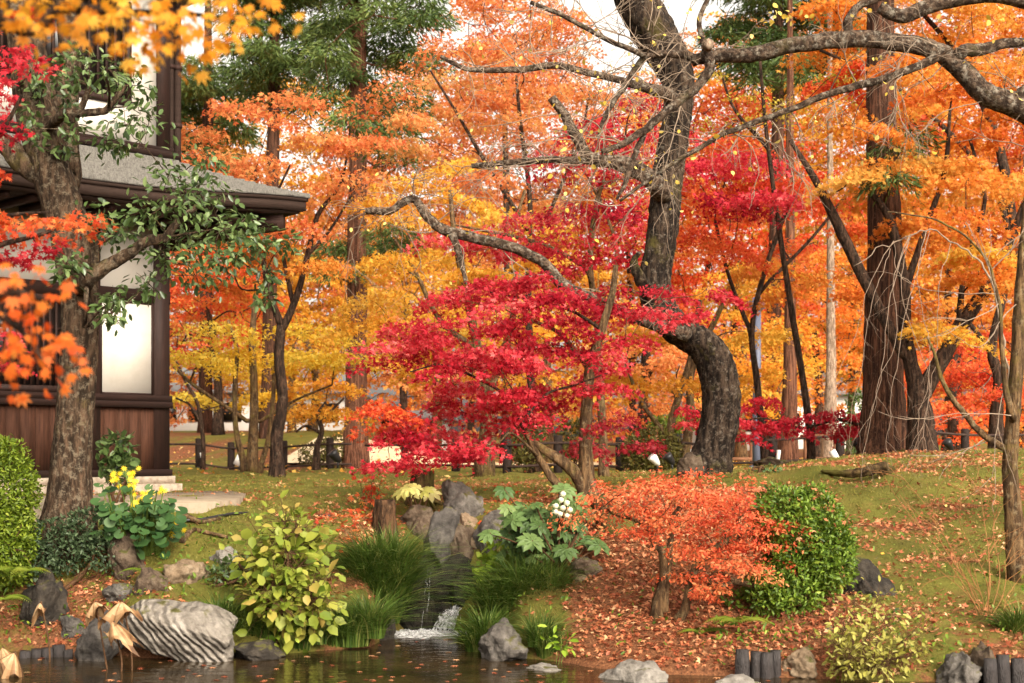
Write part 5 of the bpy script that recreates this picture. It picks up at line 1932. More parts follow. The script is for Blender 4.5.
rock('big dark rock leaning out from under the clipped evergreen shrub', 842, 556, 902, 626, 11.4, 'dark', .5, lean=-.3, seed=61, auto=False)
rock('brown rock behind the pale leaved shrub at the water edge', 858, 630, 945, 682, 10.5, 'brown', .45, auto=False)
rock('upright grey rock at the lower right by the shoots', 938, 652, 984, 694, 9.75, 'grey', .35, seed=70, auto=False)
rock('brown rock half hidden by moss at the lower right', 962, 642, 1002, 690, 9.95, 'brown', .4, seed=71, auto=False)
rock('mossy rock at the foot of the leaning cherry trunk', 676, 452, 704, 478, 16.5, 'brown', .4, auto=False)
rock('low stone left of the waterfall under the grass clump', 335, 628, 372, 648, 11.4, 'dark', .35)
rock('grey rock in front of the fence right of the leaning cherry', 752, 456, 790, 470, 24.0, 'brown', .5, auto=False)


# ------------------------------------------------------------------ stumps and roots
def stump(label, x0, y0, x1, y1, Y, mat, lean=0):
    c = G((x0 + x1) / 2, Y)
    root = empty('tree_stump', c)
    tag(root, label, 'stump')
    w, h = (x1 - x0) / F * Y / 2, (y1 - y0) / F * Y
    t = np.linspace(0, 1, 9)
    pts = np.stack([lean * t * h, 0 * t, -.1 + (h + .1) * t], -1) + c
    rr = w * (1.15 - .35 * t + .15 * np.exp(-t * 6))
    mb = MB()
    mb.tube(pts, rr, 22, .09)
    part(mb, 'stump_body', B[mat], root, True)
    m = MB()
    for k in range(4):
        a = rng.uniform(0, 6.28)
        d = np.array([math.cos(a), math.sin(a), 0])
        q = c + d * w * .8
        e = c + d * w * rng.uniform(1.6, 2.4)
        q[2] = c[2] + .07
        e[2] = float(gz(e[0], e[1])) - .03
        m.tube(crom([c + d * w * .3 + [0, 0, .14], q, e], 4), np.linspace(w * .35, w * .1, 9), 7, .1)
    part(m, 'root', B[mat], root, True)


stump('rotten dark brown tree stump left of the cascade above the grass', 372, 506, 397, 546, 13.4, 'stump')
stump('moss topped stump behind the rocks above the cascade', 406, 465, 432, 500, 15.0, 'moss_stump', .1)
stump('leaning sawn stump at the foot of the crimson maple in the litter', 606, 536, 640, 568, 13.0, 'moss_stump', -.7)

b = MB()
_p = crom([G(822, 15.9, .02), G(838, 15.7, .07), G(860, 15.6, .12), G(880, 15.7, .11), G(892, 15.9, .05)], 6)
b.tube(_p, np.interp(np.linspace(0, 1, len(_p)), [0, .5, .8, 1], [.02, .045, .07, .04]), 12, .16)
tag(b.build('fallen_branch', B['moss_stump'], smooth=True), 'mossy fallen branch lying on the leaf strewn mound', 'branch')
b = MB()
for q in ([(182, 13.3), (200, 13.1), (222, 13.2)], [(182, 12.6), (192, 12.9), (205, 12.85), (228, 12.8)]):
    _p = crom([G(x, y, .02) for x, y in q], 6)
    b.tube(_p, np.linspace(.03, .015, len(_p)), 8, .1)
tag(b.build('surface_root', B['maple'], smooth=True), 'bare pale roots running over the moss in front of the paving', 'root')
b = MB()
_p = crom([G(160, 13.1, .012), G(200, 13.2, .02), G(240, 13.6, .012), G(290, 14.2, .015), G(330, 14.0, .012)], 6)
b.tube(_p, [.014] * len(_p), 8)
tag(b.build('garden_hose', M['black_metal'], smooth=True), 'thin dark hose lying across the moss before the paving', 'hose')


# ------------------------------------------------------------------ log pilings along the water
def pilings(spec, group, labs):
    for (x, ytop, w, Y), lab in zip(spec, labs):
        top = P(x, ytop, Y)
        mb = MB()
        r = w / 2 / F * Y
        top[2] += rng.normal(0, .012)
        pts = np.stack([top[0] + np.linspace(-1, 1, 7) * rng.normal(0, .007), top[1] + np.linspace(-1, 1, 7) * rng.normal(0, .01), np.linspace(-.35, top[2], 7)], -1)
        mb.tube(pts, r * np.array([1, 1, 1.02, 1, 1.03, 1, .9]) * rng.uniform(.92, 1.06), 16, .06)
        o = mb.build('log_piling', M['piling'], smooth=True, loc=(top[0], top[1], 0))
        tag(o, lab, 'log post', group)


pilings([(742, 651, 15, 10.0), (755, 653, 13, 10.02), (766, 650, 13, 10.0), (776, 651, 12, 10.05)], 'log posts at the water edge',
        ['leftmost dark log post of the short row under the orange shrub', 'second log post from the left in the row under the orange shrub',
         'third log post from the left in the row under the orange shrub', 'rightmost log post of the row, against the beige boulder'])
pilings([(990, 657, 14, 9.72), (1004, 655, 14, 9.72), (1018, 658, 14, 9.72)], 'log posts at the water edge',
        ['dark log post beside the upright grey rock at the lower right', 'middle log post of the three at the lower right corner', 'log post in the very lower right corner'])
pilings([(36, 650, 13, 11.0), (48, 648, 12, 11.0), (59, 647, 12, 11.02), (70, 649, 10, 11.0), (24, 652, 12, 10.95)], 'log posts at the water edge',
        ['short grey log post second from the left at the left bank', 'short grey log post in the middle of the left bank row', 'short grey log post left of the row end on the left bank',
         'short log post nearest to the dark slab on the left bank', 'short log post leftmost in the left bank row behind the lotus'])


# ================================================================== fence, lamps and things beyond
def fence(name, label, posts, Yl, rails, extra_ends, hp=0.66):
    root = empty(name, G(posts[0], Yl[0]))
    tag(root, label, 'fence')
    tops = []
    for x, Y in zip(posts, Yl):
        g = G(x, Y)
        mb = MB()
        mb.tube([g + [0, 0, z] for z in (-.2, .2, .45, hp - .02, hp)], [.085, .085, .083, .08, .06], 10, .02)
        part(mb, 'post', M['post'], root)
        tops.append(g)
    for h in rails:
        mb = MB()
        pts = [extra_ends[0]] + tops + [extra_ends[1]]
        pts = [p + np.array([0, -.06, h]) for p in pts]
        pp = crom(pts, 5)
        mb.tube(pp, [.026] * len(pp), 6, .05)
        part(mb, 'rail', M['rail'], root)


fence('rail_fence', 'low dark fence with two rails left of the cedar', [199, 231, 284, 330], [32, 32, 31.5, 31], (.08, .52), (G(160, 32.2), G(352, 31)))
fence('rail_fence', 'low dark fence with two rails behind the crimson maple', [405, 456, 507, 558, 620, 678], [29, 28, 26.5, 26.2, 26, 26], (.12, .52), (G(366, 30), G(700, 26)))
fence('rail_fence', 'low dark fence with two rails right of the leaning cherry', [773, 840, 905, 965, 1030], [26, 26, 26.5, 27, 27.5], (.2, .6), (G(722, 26), G(1090, 28)), hp=.72)


def floodlight(label, x, y, Y, w, h, tilt, stand=True, dark=False):
    g = G(x, Y)
    root = empty('floodlight', g)
    tag(root, label, 'floodlight', 'garden floodlights along the fence')
    c = P(x, y, Y)
    mb = MB()
    hw, hh = w / 2 / F * Y, h / 2 / F * Y
    a = tilt
    rot = np.array([[math.cos(a), 0, math.sin(a)], [0, 1, 0], [-math.sin(a), 0, math.cos(a)]])
    v = np.array([(sx * hw, sy * .05, sz * hh) for sx in (-1, 1) for sy in (-1, 1) for sz in (-1, 1)]) @ rot.T + c
    mb.add(v, [(0, 1, 3, 2), (4, 6, 7, 5), (0, 4, 5, 1), (2, 3, 7, 6), (0, 2, 6, 4), (1, 5, 7, 3)])
    part(mb, 'housing', M['black_metal'] if dark else M['white_metal'], root)
    mb = MB()
    mb.tube([g - [0, 0, .05], (g + c) / 2 + [0, .06, 0], c + [0, .07, 0]], [.02] * 3, 7)
    mb.tube([g + [-.12, 0, .01], g + [.12, 0, .01]], [.02, .02], 6)
    part(mb, 'stand', M['black_metal'], root)


floodlight('slanting white floodlight box beside the second post of the left fence', 239, 459, 31.6, 6, 13, .45)
floodlight('narrow white floodlight leaning on the first post of the left fence', 202.5, 459, 31.7, 2.6, 13, -.15)
floodlight('white floodlight seen edge on beside the post right of the leaning cherry', 778, 457, 25.8, 3.2, 14, .12)
floodlight('long white slanting floodlight left of the big cedar', 836, 458, 25.2, 6, 17, -.5)
floodlight('white floodlight slanting behind the post right of the round shrub', 686, 445, 27.5, 6, 16, -.35)


def spotlight(label, x, Y, s, mat):
    g = G(x, Y)
    root = empty('spotlight', g)
    tag(root, label, 'spotlight')
    mb = MB()
    d = unit(np.array([-.6, -.3, .75]))
    c = g + [0, 0, .3 * s]
    mb.tube([c - d * .12 * s, c - d * .02 * s, c + d * .13 * s, c + d * .2 * s], [.05 * s, .09 * s, .12 * s, .13 * s], 12)
    part(mb, 'housing', M[mat], root, True)
    mb = MB()
    mb.tube([g - [0, 0, .05], g + [.02, 0, .15 * s], c], [.03 * s, .025 * s, .025 * s], 8)
    part(mb, 'stand', M['black_metal'], root)


spotlight('white and black garden spotlight in front of the round shrub', 656, 20.5, 0.55, 'white_metal')
spotlight('black garden spotlight standing right of the white one', 671, 20.2, 0.55, 'black_metal')
spotlight('black garden spotlight on the ground left of the cedar base', 337, 30, .9, 'black_metal')
spotlight('black spotlight at the left foot of the big cedar', 862, 22.5, .8, 'black_metal')
spotlight('small black spotlight on the mound edge right of the forked maple', 950, 23.5, .6, 'black_metal')

pl = empty('metal_pole', G(757, 30))
tag(pl, 'slim blue grey metal pole behind the fence right of the leaning cherry', 'pole')
mb = MB()
_g = G(757, 30)
mb.tube([_g + [0, 0, z] for z in (-.2, 1, 2, 3.4)], [.1, .1, .085, .085], 14)
part(mb, 'shaft', M['pole'], pl, True)
mb = MB()
mb.tube([_g + [0, 0, z] for z in (-.05, .12, .14)], [.17, .17, .1], 14)
part(mb, 'base_plate', M['pole'], pl)
mb = MB()
mb.tube([_g + [0, 0, z] for z in (3.4, 3.46, 3.62, 3.7)], [.09, .2, .16, .04], 14)
part(mb, 'cap', M['pole'], pl)


def timber_rail(label, x0, x1, Y, h, n):
    g0, g1 = G(x0, Y), G(x1, Y)
    z = max(g0[2], g1[2])
    root = empty('timber_barrier', g0)
    tag(root, label, 'barrier')
    mb = MB()
    mb.box((g0[0] - .1, Y - .17, z + h - .06), (g1[0] + .1, Y + .17, z + h))
    part(mb, 'top_plank', M['brown_rail'], root)
    for k in range(n):
        x = g0[0] + (g1[0] - g0[0]) * k / (n - 1)
        mb = MB()
        mb.box((x - .05, Y - .06, z - .3), (x + .05, Y + .06, z + h - .062))
        part(mb, 'leg', M['brown_rail'], root)
    mb = MB()
    mb.box((g0[0], Y - .08, z + .12), (g1[0], Y - .061, z + .2))
    part(mb, 'lower_rail', M['brown_rail'], root)


timber_rail('brown timber bench rail behind the fence between leaning cherry and pole', 724, 752, 33, .72, 2)
timber_rail('long brown timber bench rail behind the fence left of the big cedar', 806, 866, 33, .72, 3)
timber_rail('brown timber rail behind the round shrub', 655, 690, 36, 1.2, 2)


def house(name, label, x0, x1, Y, ztop, depth, roofh, nwin, cat='building'):
    a, b2 = (x0 - 512) / F * Y, (x1 - 512) / F * Y
    g = float(gz((a + b2) / 2, Y))
    root = empty(name, ((a + b2) / 2, Y, g))
    tag(root, label, cat)
    mb = MB()
    mb.box((a, Y, g - 1.5), (b2, Y + depth, ztop))
    part(mb, 'wall', M['white_wall'], root)
    mb = MB()
    v = [(a - .5, Y - .6, ztop + .003), (b2 + .5, Y - .6, ztop + .003), (b2 + .5, Y + depth + .6, ztop + .003), (a - .5, Y + depth + .6, ztop + .003),
         (a - .5, Y - .6, ztop + .15), (b2 + .5, Y - .6, ztop + .15), (b2 + .5, Y + depth + .6, ztop + .15), (a - .5, Y + depth + .6, ztop + .15),
         (a + .3, Y + depth / 2, ztop + roofh), (b2 - .3, Y + depth / 2, ztop + roofh)]
    mb.add(v, [(0, 3, 2, 1), (0, 1, 5, 4), (1, 2, 6, 5), (2, 3, 7, 6), (3, 0, 4, 7), (4, 5, 9, 8), (6, 7, 8, 9), (5, 6, 9), (7, 4, 8)])
    part(mb, 'roof', M['grey_roof'], root)
    for k in range(nwin):
        x = a + (b2 - a) * (k + .5) / nwin
        z = g + (ztop - g) * .5
        mb = MB()
        mb.box((x - .55, Y - .05, z - .5), (x - .5, Y - .003, z + .5)).box((x + .5, Y - .05, z - .5), (x + .55, Y - .003, z + .5))
        mb.box((x - .5, Y - .05, z + .45), (x + .5, Y - .003, z + .5)).box((x - .5, Y - .05, z - .5), (x + .5, Y - .003, z - .45))
        part(mb, 'window', M['rail'], root)
        mb = MB()
        mb.box((x - .499, Y - .03, z - .449), (x + .499, Y - .004, z + .449))
        part(mb, 'pane', M['dark_glass'], root)


house('white_building', 'low white building glimpsed between the stems right of the hall', 150, 345, 76, 4.6, 8, .8, 6)
house('white_building', 'white walled building with grey roof glimpsed right of the tall cedar', 375, 445, 72, 3.1, 7, .6, 2)
house('white_building', 'white building glimpsed behind the fence left of the big cedar', 700, 880, 78, 4.6, 8, .9, 5)

# pale gravel lane beyond the right fence
rd = MB()
_rx = np.linspace(-6, 22, 40)
_ry = np.linspace(35.5, 44, 8)
RX, RY = np.meshgrid(_rx, _ry)
_i = np.arange(7)[:, None] * 40 + np.arange(39)
rd.add(np.stack([RX, RY, gz(RX, RY, False) + .05 + 0 * RX], -1).reshape(-1, 3), np.stack([_i, _i + 1, _i + 41, _i + 40], -1).reshape(-1, 4))
tag(rd.build('gravel_path', plain('pale gravel', (206, 184, 150), rough=.95, var=.2, scale=3, bump=.2)), kind='structure')


# ================================================================== shrubs and plants
def dome_shrub(name, label, boxes, Y, mat, leaf, n, T=T_OVAL, cat='shrub', stems=5, group=None, dep=None):
    """Round shrub: boxes = overlapping pixel ellipses (cx, cy, rx, ry) filled with small leaves."""
    cx = boxes[0][0]
    root = empty(name, G(cx, Y))
    tag(root, label, cat, group)
    lm = MB()
    tot = sum(b[2] * b[3] for b in boxes)
    for (x, y, rx, ry) in boxes:
        k = int(n * rx * ry / tot)
        c = P(x, y, Y)
        d = unit(rng.normal(0, 1, (k, 3)))
        s = np.array([rx, (dep or min(rx, ry) * 1.0 + rx * .0), ry]) / F * Y
        rho = 1.03 - np.abs(rng.normal(0, .16, k)) + (rng.random(k) < .06) * rng.uniform(0, .12, k)
        lump = 1 + .07 * np.sin(d[:, 0] * 7 + d[:, 2] * 5 + x) + .06 * np.sin(d[:, 1] * 9 - d[:, 2] * 8)
        pos = c + d * s * (rho * lump)[:, None]
        tip = d * .55 + rng.normal(0, .75, (k, 3)) + [0, 0, .1]
        nrm = d * .7 + rng.normal(0, .6, (k, 3)) + [0, -.1, .6]
        leaves(lm, T, pos, leaf * rng.uniform(.6, 1.2, k), tip, nrm, np.clip(rng.normal(.5, .2, k), 0, 1))
    part(lm, 'foliage', L[mat], root)
    sm = MB()
    g = G(cx, Y, -.05)
    for _ in range(stems):
        bx = boxes[rng.integers(0, len(boxes))]
        e = P(bx[0] + rng.normal(0, bx[2] * .4), bx[1], Y + rng.normal(0, .15))
        q = g + rng.normal(0, .07, 3) * [1, 1, 0]
        pts = crom([q, q * .5 + e * .5 + rng.normal(0, .06, 3), e], 5)
        sm.tube(pts, np.linspace(.02, .007, len(pts)), 6, .05)
        for _ in range(5):
            twigs(sm, pts[rng.integers(4, len(pts))], rng.normal(0, 1, 3) + [0, 0, .3], bx[2] / F * Y * .8, .006, 0)
    part(sm, 'stems', B['brown_stem'], root)
    return root


azalea = dome_shrub('azalea_shrub', 'rounded green evergreen shrub beside the orange shrub on the right bank', [(806, 538, 44, 50), (784, 515, 32, 28), (828, 556, 26, 38), (792, 582, 36, 34), (768, 588, 22, 28)], 11.1, 'azalea', .044, 14000, dep=40)
mb = MB()
m = 60
d = unit(np.stack([rng.normal(0, .7, m), -np.abs(rng.normal(0, .6, m)), np.abs(rng.normal(.5, .5, m))], -1))
q = P(806, 538, 11.1) + d * np.array([44, 40, 50]) / F * 11.1 * 1.02
leaves(mb, T_STAR3, q, .042 * rng.uniform(.7, 1.2, m), rng.normal(0, 1, (m, 3)), d + rng.normal(0, .4, (m, 3)), rng.random(m))
part(mb, 'caught_leaves', L['litter'], azalea)
dome_shrub('clipped_shrub', 'clipped bright green shrub cut by the left edge', [(-6, 500, 40, 62), (0, 545, 34, 46)], 11.9, 'clipped', .04, 17000, dep=40)
dome_shrub('round_shrub', 'clipped brownish green shrub behind the fence left of the leaning cherry', [(652, 452, 29, 24), (640, 456, 20, 18), (664, 456, 18, 18)], 25, 'topiary', .07, 4200, dep=26)
dome_shrub('round_shrub', 'dark green bush behind the post under the crimson maple', [(528, 443, 18, 24), (516, 452, 14, 16)], 27.5, 'topiary', .08, 1500, dep=20)
dome_shrub('round_shrub', 'yellow green hedge top behind the brownish clipped shrub', [(676, 424, 26, 8)], 34, 'clipped', .1, 900, dep=14)
dome_shrub('round_shrub', 'golden brown low shrub left of the cedar base behind the fence', [(318, 455, 20, 12), (334, 450, 16, 14)], 33, 'topiary', .1, 1100, dep=16)
dome_shrub('round_shrub', 'dark shrub behind the fence just left of the forked crimson stem', [(572, 440, 16, 20)], 28.5, 'topiary', .08, 900, dep=14)
dome_shrub('round_shrub', 'dark evergreen shrub between the pale trunk and the big cedar', [(856, 425, 12, 34)], 30, 'conifer', .09, 900, dep=12)
dome_shrub('low_shrub', 'small pale green plant in front of the fence right of the leaning cherry', [(760, 478, 16, 8), (772, 472, 8, 6)], 16.5, 'fatsia', .06, 260, dep=9, stems=3)
dome_shrub('rhododendron_shrub', 'small dark upright evergreen behind the yellow flowers against the hall', [(117, 448, 15, 14), (114, 464, 16, 12), (120, 478, 12, 14)], 13.6, 'evergreen', .11, 300, dep=11, T=T_OVAL)
dome_shrub('leafy_shrub', 'bright green leafy shrub below the fatsia beside the waterfall', [(505, 553, 22, 18), (496, 572, 18, 16), (520, 565, 16, 14)], 12.6, 'lime', .075, 520, dep=16, T=T_BROAD)
dome_shrub('low_shrub', 'dark small leaved ground shrub at the foot of the evergreen trunk', [(58, 545, 36, 28), (90, 530, 26, 22), (30, 560, 30, 24), (105, 555, 18, 16)], 12.1, 'dark_cover', .045, 3000, dep=22)
dome_shrub('low_shrub', 'dark leafy plant left of the yellowing hydrangea', [(222, 580, 20, 18), (236, 566, 12, 12)], 11.9, 'evergreen', .06, 380, dep=14)
dome_shrub('low_shrub', 'dark feathery shrub under the green azalea in front of the leaning rock', [(762, 600, 36, 22), (786, 612, 26, 16)], 11.2, 'azalea', .05, 900, dep=16)


def enkianthus():
    Y = 11.0
    root = empty('orange_shrub', G(660, Y))
    tag(root, 'brick orange leafed shrub with flat layered crown and twisted pale stems on the litter bank', 'shrub')
    mb, net = MB(), Net()
    for sp in ([(656, 640, 16), (658, 605, 12), (664, 570, 9), (658, 545, 7), (640, 520, 6), (610, 510, 4)], [(664, 612, 9), (668, 580, 7), (672, 550, 6), (676, 520, 6), (690, 500, 4)],
               [(668, 638, 11), (684, 612, 9), (690, 585, 8), (700, 560, 8), (730, 540, 6), (760, 530, 4)], [(730, 580, 6), (760, 585, 6), (780, 578, 4), (795, 568, 3)],
               [(656, 550, 7), (650, 530, 6), (645, 510, 4)], [(694, 575, 6), (720, 585, 5), (735, 580, 5)]):
        path, rr = stem_path(sp, Y, 6)
        if sp[0][1] > 630:
            path[0] = G(sp[0][0], Y, -.08)
            path[1:6, 2] = np.linspace(path[0][2], path[6][2], 7)[1:6]
        path = path + np.cumsum(rng.normal(0, .003, path.shape), 0)
        mb.tube(path, rr, 11, .1)
        if len(net.p):
            net.graft(mb, int(np.argmin(np.linalg.norm(net.p - path[0], axis=1))))
        net.add(path[4:], rr[4:], mb.rings[4:])
    lm = MB()
    for poly, cov, r in (([(580, 505), (610, 488), (660, 476), (720, 474), (755, 490), (750, 515), (700, 530), (640, 535), (600, 530), (580, 528)], 2.1, 26),
                         ([(660, 520), (730, 500), (780, 505), (802, 555), (760, 572), (700, 562), (665, 550)], 1.9, 26),
                         ([(655, 572), (700, 566), (720, 580), (705, 600), (655, 600)], 1.1, 20),
                         ([(690, 545), (795, 545), (800, 572), (750, 580), (700, 568)], .8, 22)):
        n = int(poly_area(poly) / (2 * r * .5 * r) * cov)
        for x, y in spread_poly(poly, n):
            c = P(x, y, Y - .12 + rng.normal(0, .3))
            net.join(mb, c, .0035, .06)
            pad_leaves(lm, c, r / F * Y * rng.uniform(.8, 1.2), 200, .034, T_OVAL, .5 + rng.normal(0, .17), flat=.22, droop=.14, tilt=.8, sd=.24)
    part(mb, 'trunk', B['maple'], root, True)
    part(lm, 'crown', L['bush_orange'], root)


enkianthus()


def grass_clump(label, spots, Y, n, hgt, wid=.011, lean=.74, mat='grass'):
    root = empty('grass_clump', G(spots[0][0], Y))
    tag(root, label, 'grass clump', 'grass clumps beside the pond')
    for k, (x, yb, rx) in enumerate(spots):
        mb = MB()
        c = P(x, yb, Y)
        m = n
        a = rng.uniform(0, 6.28, m)
        rr = np.sqrt(rng.random(m)) * rx / F * Y
        b0 = c + np.stack([np.cos(a) * rr * .55, np.sin(a) * rr * .4, np.full(m, -.08)], -1)
        out = np.stack([np.cos(a), np.sin(a) * .8, 0 * a], -1) * (rr / (rx / F * Y))[:, None] + rng.normal(0, .5, (m, 3)) * [1, 1, 0]
        h = hgt * rng.uniform(.55, 1.1, m)
        w = wid * rng.uniform(.6, 1.2, m)
        S = 5
        t = np.linspace(0, 1, S)
        ln = lean * rng.uniform(.5, 1.4, m)
        ctr = b0[:, None, :] + out[:, None, :] * (h * ln)[:, None, None] * (t ** 2)[None, :, None] * 1.2
        ctr[:, :, 2] += h[:, None] * (1.3 * t - .72 * ln[:, None] * t ** 2.2)[...]
        side = unit(np.cross(out + 1e-6, [0, 0, 1.0]) + rng.normal(0, .3, (m, 3)))
        ww = w[:, None] * (1 - t ** 2 * .95)[None, :] * .5
        V = np.stack([ctr - side[:, None, :] * ww[..., None], ctr + side[:, None, :] * ww[..., None]], 2).reshape(-1, 3)
        base = (np.arange(m) * S * 2)[:, None] + (np.arange(S - 1) * 2)[None, :]
        q = np.stack([base, base + 1, base + 3, base + 2], -1).reshape(-1, 4)
        mb.add(V, q, np.repeat(np.clip(rng.normal(.52, .2, m) + (rng.random(m) < .06) * .5, 0, 1), S - 1))
        part(mb, 'blades', L[mat], root)


grass_clump('tall arching green grass clump left of the waterfall', [(380, 596, 32), (398, 590, 22), (364, 588, 24), (386, 614, 24), (374, 575, 24), (394, 574, 18)], 12.3, 700, .52)
grass_clump('bright green grass clump between hydrangea and tall grass at the water', [(352, 636, 30), (332, 640, 26), (372, 628, 22)], 11.5, 560, .4)
grass_clump('wide green grass clump right of the waterfall under the fatsia', [(512, 604, 30), (535, 602, 32), (562, 614, 30), (494, 612, 18), (524, 590, 28), (548, 592, 28)], 11.9, 620, .42)
grass_clump('grass tuft hanging over the water left of the lichen rock', [(476, 648, 16), (486, 636, 16)], 11.3, 420, .34)
grass_clump('grass tuft right of the lichen rock', [(548, 650, 20), (540, 636, 22)], 10.9, 320, .3)
grass_clump('grass growing behind the striped boulder under the hydrangea', [(245, 628, 26), (222, 620, 22), (268, 636, 22)], 11.3, 420, .32)
grass_clump('grass under the hydrangea stems at the water edge', [(300, 640, 20), (318, 634, 16)], 11.3, 200, .22)
grass_clump('small dark grass tuft by the right edge', [(1012, 632, 16), (1020, 628, 14)], 10.6, 260, .3)


def stem_leaf_plant(name, label, base, Y, stems, mat, leaf, per, T=T_BROAD, stem_mat='brown_stem', cat='plant', spread=.09, r=.007, up=.6, size_sd=.3, start=.35):
    """Several stems (pixel end points) with leaves along their upper part."""
    root = empty(name, G(base, Y))
    tag(root, label, cat)
    sm, lm = MB(), MB()
    g = G(base, Y, -.04)
    for (x0, x, y, dy) in stems:
        q = g + [(x0 - base) / F * Y, rng.normal(0, .04), 0]
        e = P(x, y, Y + dy)
        pts = crom([q, q * .5 + e * .5 + rng.normal(0, .03, 3) + [0, 0, .03], e], 6)
        sm.tube(pts, np.linspace(r, r * .5, len(pts)), 6, .05)
        k = per
        t = start + (1 - start) * rng.random(k) ** .7
        idx = (t * (len(pts) - 1)).astype(int)
        pos = pts[idx] + rng.normal(0, spread, (k, 3))
        for p0, p1 in zip(pts[idx], pos):
            sm.tube([p0, p1], [r * .3, r * .25], 4, cap=False)
        tip = unit(pos - pts[idx]) + rng.normal(0, .4, (k, 3)) + [0, 0, -.2]
        nrm = np.array([0, -.5, up + .3]) + rng.normal(0, .5, (k, 3))
        leaves(lm, T, pos, leaf * np.clip(rng.normal(1, size_sd, k), .4, 1.6), tip, nrm, np.clip(rng.normal(.5, .25, k), 0, 1))
    part(sm, 'stems', B[stem_mat], root, True)
    part(lm, 'foliage', L[mat], root)
    return root


stem_leaf_plant('hydrangea', 'yellowing hydrangea bush with large fading leaves at the water edge', 290, 11.3,
                [(275, 257, 590, -.1), (280, 266, 555, 0), (284, 276, 525, .1), (288, 286, 512, 0), (292, 296, 520, -.1), (296, 310, 540, .1), (298, 315, 575, -.1), (300, 313, 610, -.15), (286, 299, 560, -.25),
                 (282, 272, 580, -.25), (290, 288, 545, -.3), (294, 303, 525, .15), (278, 263, 535, .15), (300, 319, 595, -.2), (290, 282, 600, -.3)],
                'hydrangea', .084, 84, start=.34, spread=.085, r=.008)
stem_leaf_plant('pale_shrub', 'pale yellow green straggling shrub at the lower right water edge', 868, 9.95,
                [(860, 832, 640, -.1), (862, 840, 615, 0), (864, 855, 600, .1), (868, 880, 590, .1), (870, 895, 610, 0), (874, 915, 630, -.1), (870, 905, 655, -.1), (862, 850, 650, -.2), (866, 870, 630, -.15), (870, 925, 650, 0), (860, 838, 668, -.1), (864, 860, 665, -.2), (870, 890, 662, -.2)],
                'pale_leaf', .045, 70, T=T_OVAL, spread=.06, r=.004, start=.25)
stem_leaf_plant('green_seedling', 'small bright green seedling at the water right of the lichen rock', 556, 10.7, [(555, 548, 638, 0), (556, 560, 634, 0), (557, 568, 640, 0)], 'lime', .07, 9, T=T_OVAL, stem_mat='green_stem', spread=.035, r=.003)
stem_leaf_plant('green_seedling', 'small green leaves at the base of the hydrangea', 282, 11.2, [(282, 274, 620, -.1), (282, 284, 616, -.1), (284, 292, 622, -.1)], 'lime', .07, 6, stem_mat='green_stem', spread=.03, r=.003)
stem_leaf_plant('maple_seedling', 'tiny red maple seedling on the moss left of the stumps', 368, 14.6, [(368, 360, 482, 0), (368, 372, 476, 0), (368, 380, 484, 0)], 'scarlet', .045, 26, T=T_STAR5, spread=.06, r=.004)


def orange_shoots():
    Y = 10.9
    root = empty('bare_shrub', G(985, Y))
    tag(root, 'leafless shrub of thin orange shoots on the right bank', 'shrub')
    mb = MB()
    for (x, y) in ((905, 480), (935, 520), (950, 545), (962, 500), (978, 470), (990, 540), (1004, 560), (1010, 590), (965, 560), (1000, 500), (920, 545), (880, 470)):
        g = G(985 + rng.normal(0, 3), Y, -.03)
        e = P(x, y, Y + rng.normal(0, .25))
        pts = crom([g, g * .62 + e * .38 + [.05, 0, -.02], e * .75 + g * .25 + rng.normal(0, .03, 3), e], 5)
        mb.tube(pts, np.linspace(.004, .0015, len(pts)), 5, cap=False)
        for _ in range(4):
            j = rng.integers(6, len(pts))
            twigs(mb, pts[j], unit(e - g) + rng.normal(0, .6, 3), rng.uniform(.12, .35), .003, 1, .6, 0, .2, 2)
    part(mb, 'stems', B['orange_twig'], root)


orange_shoots()


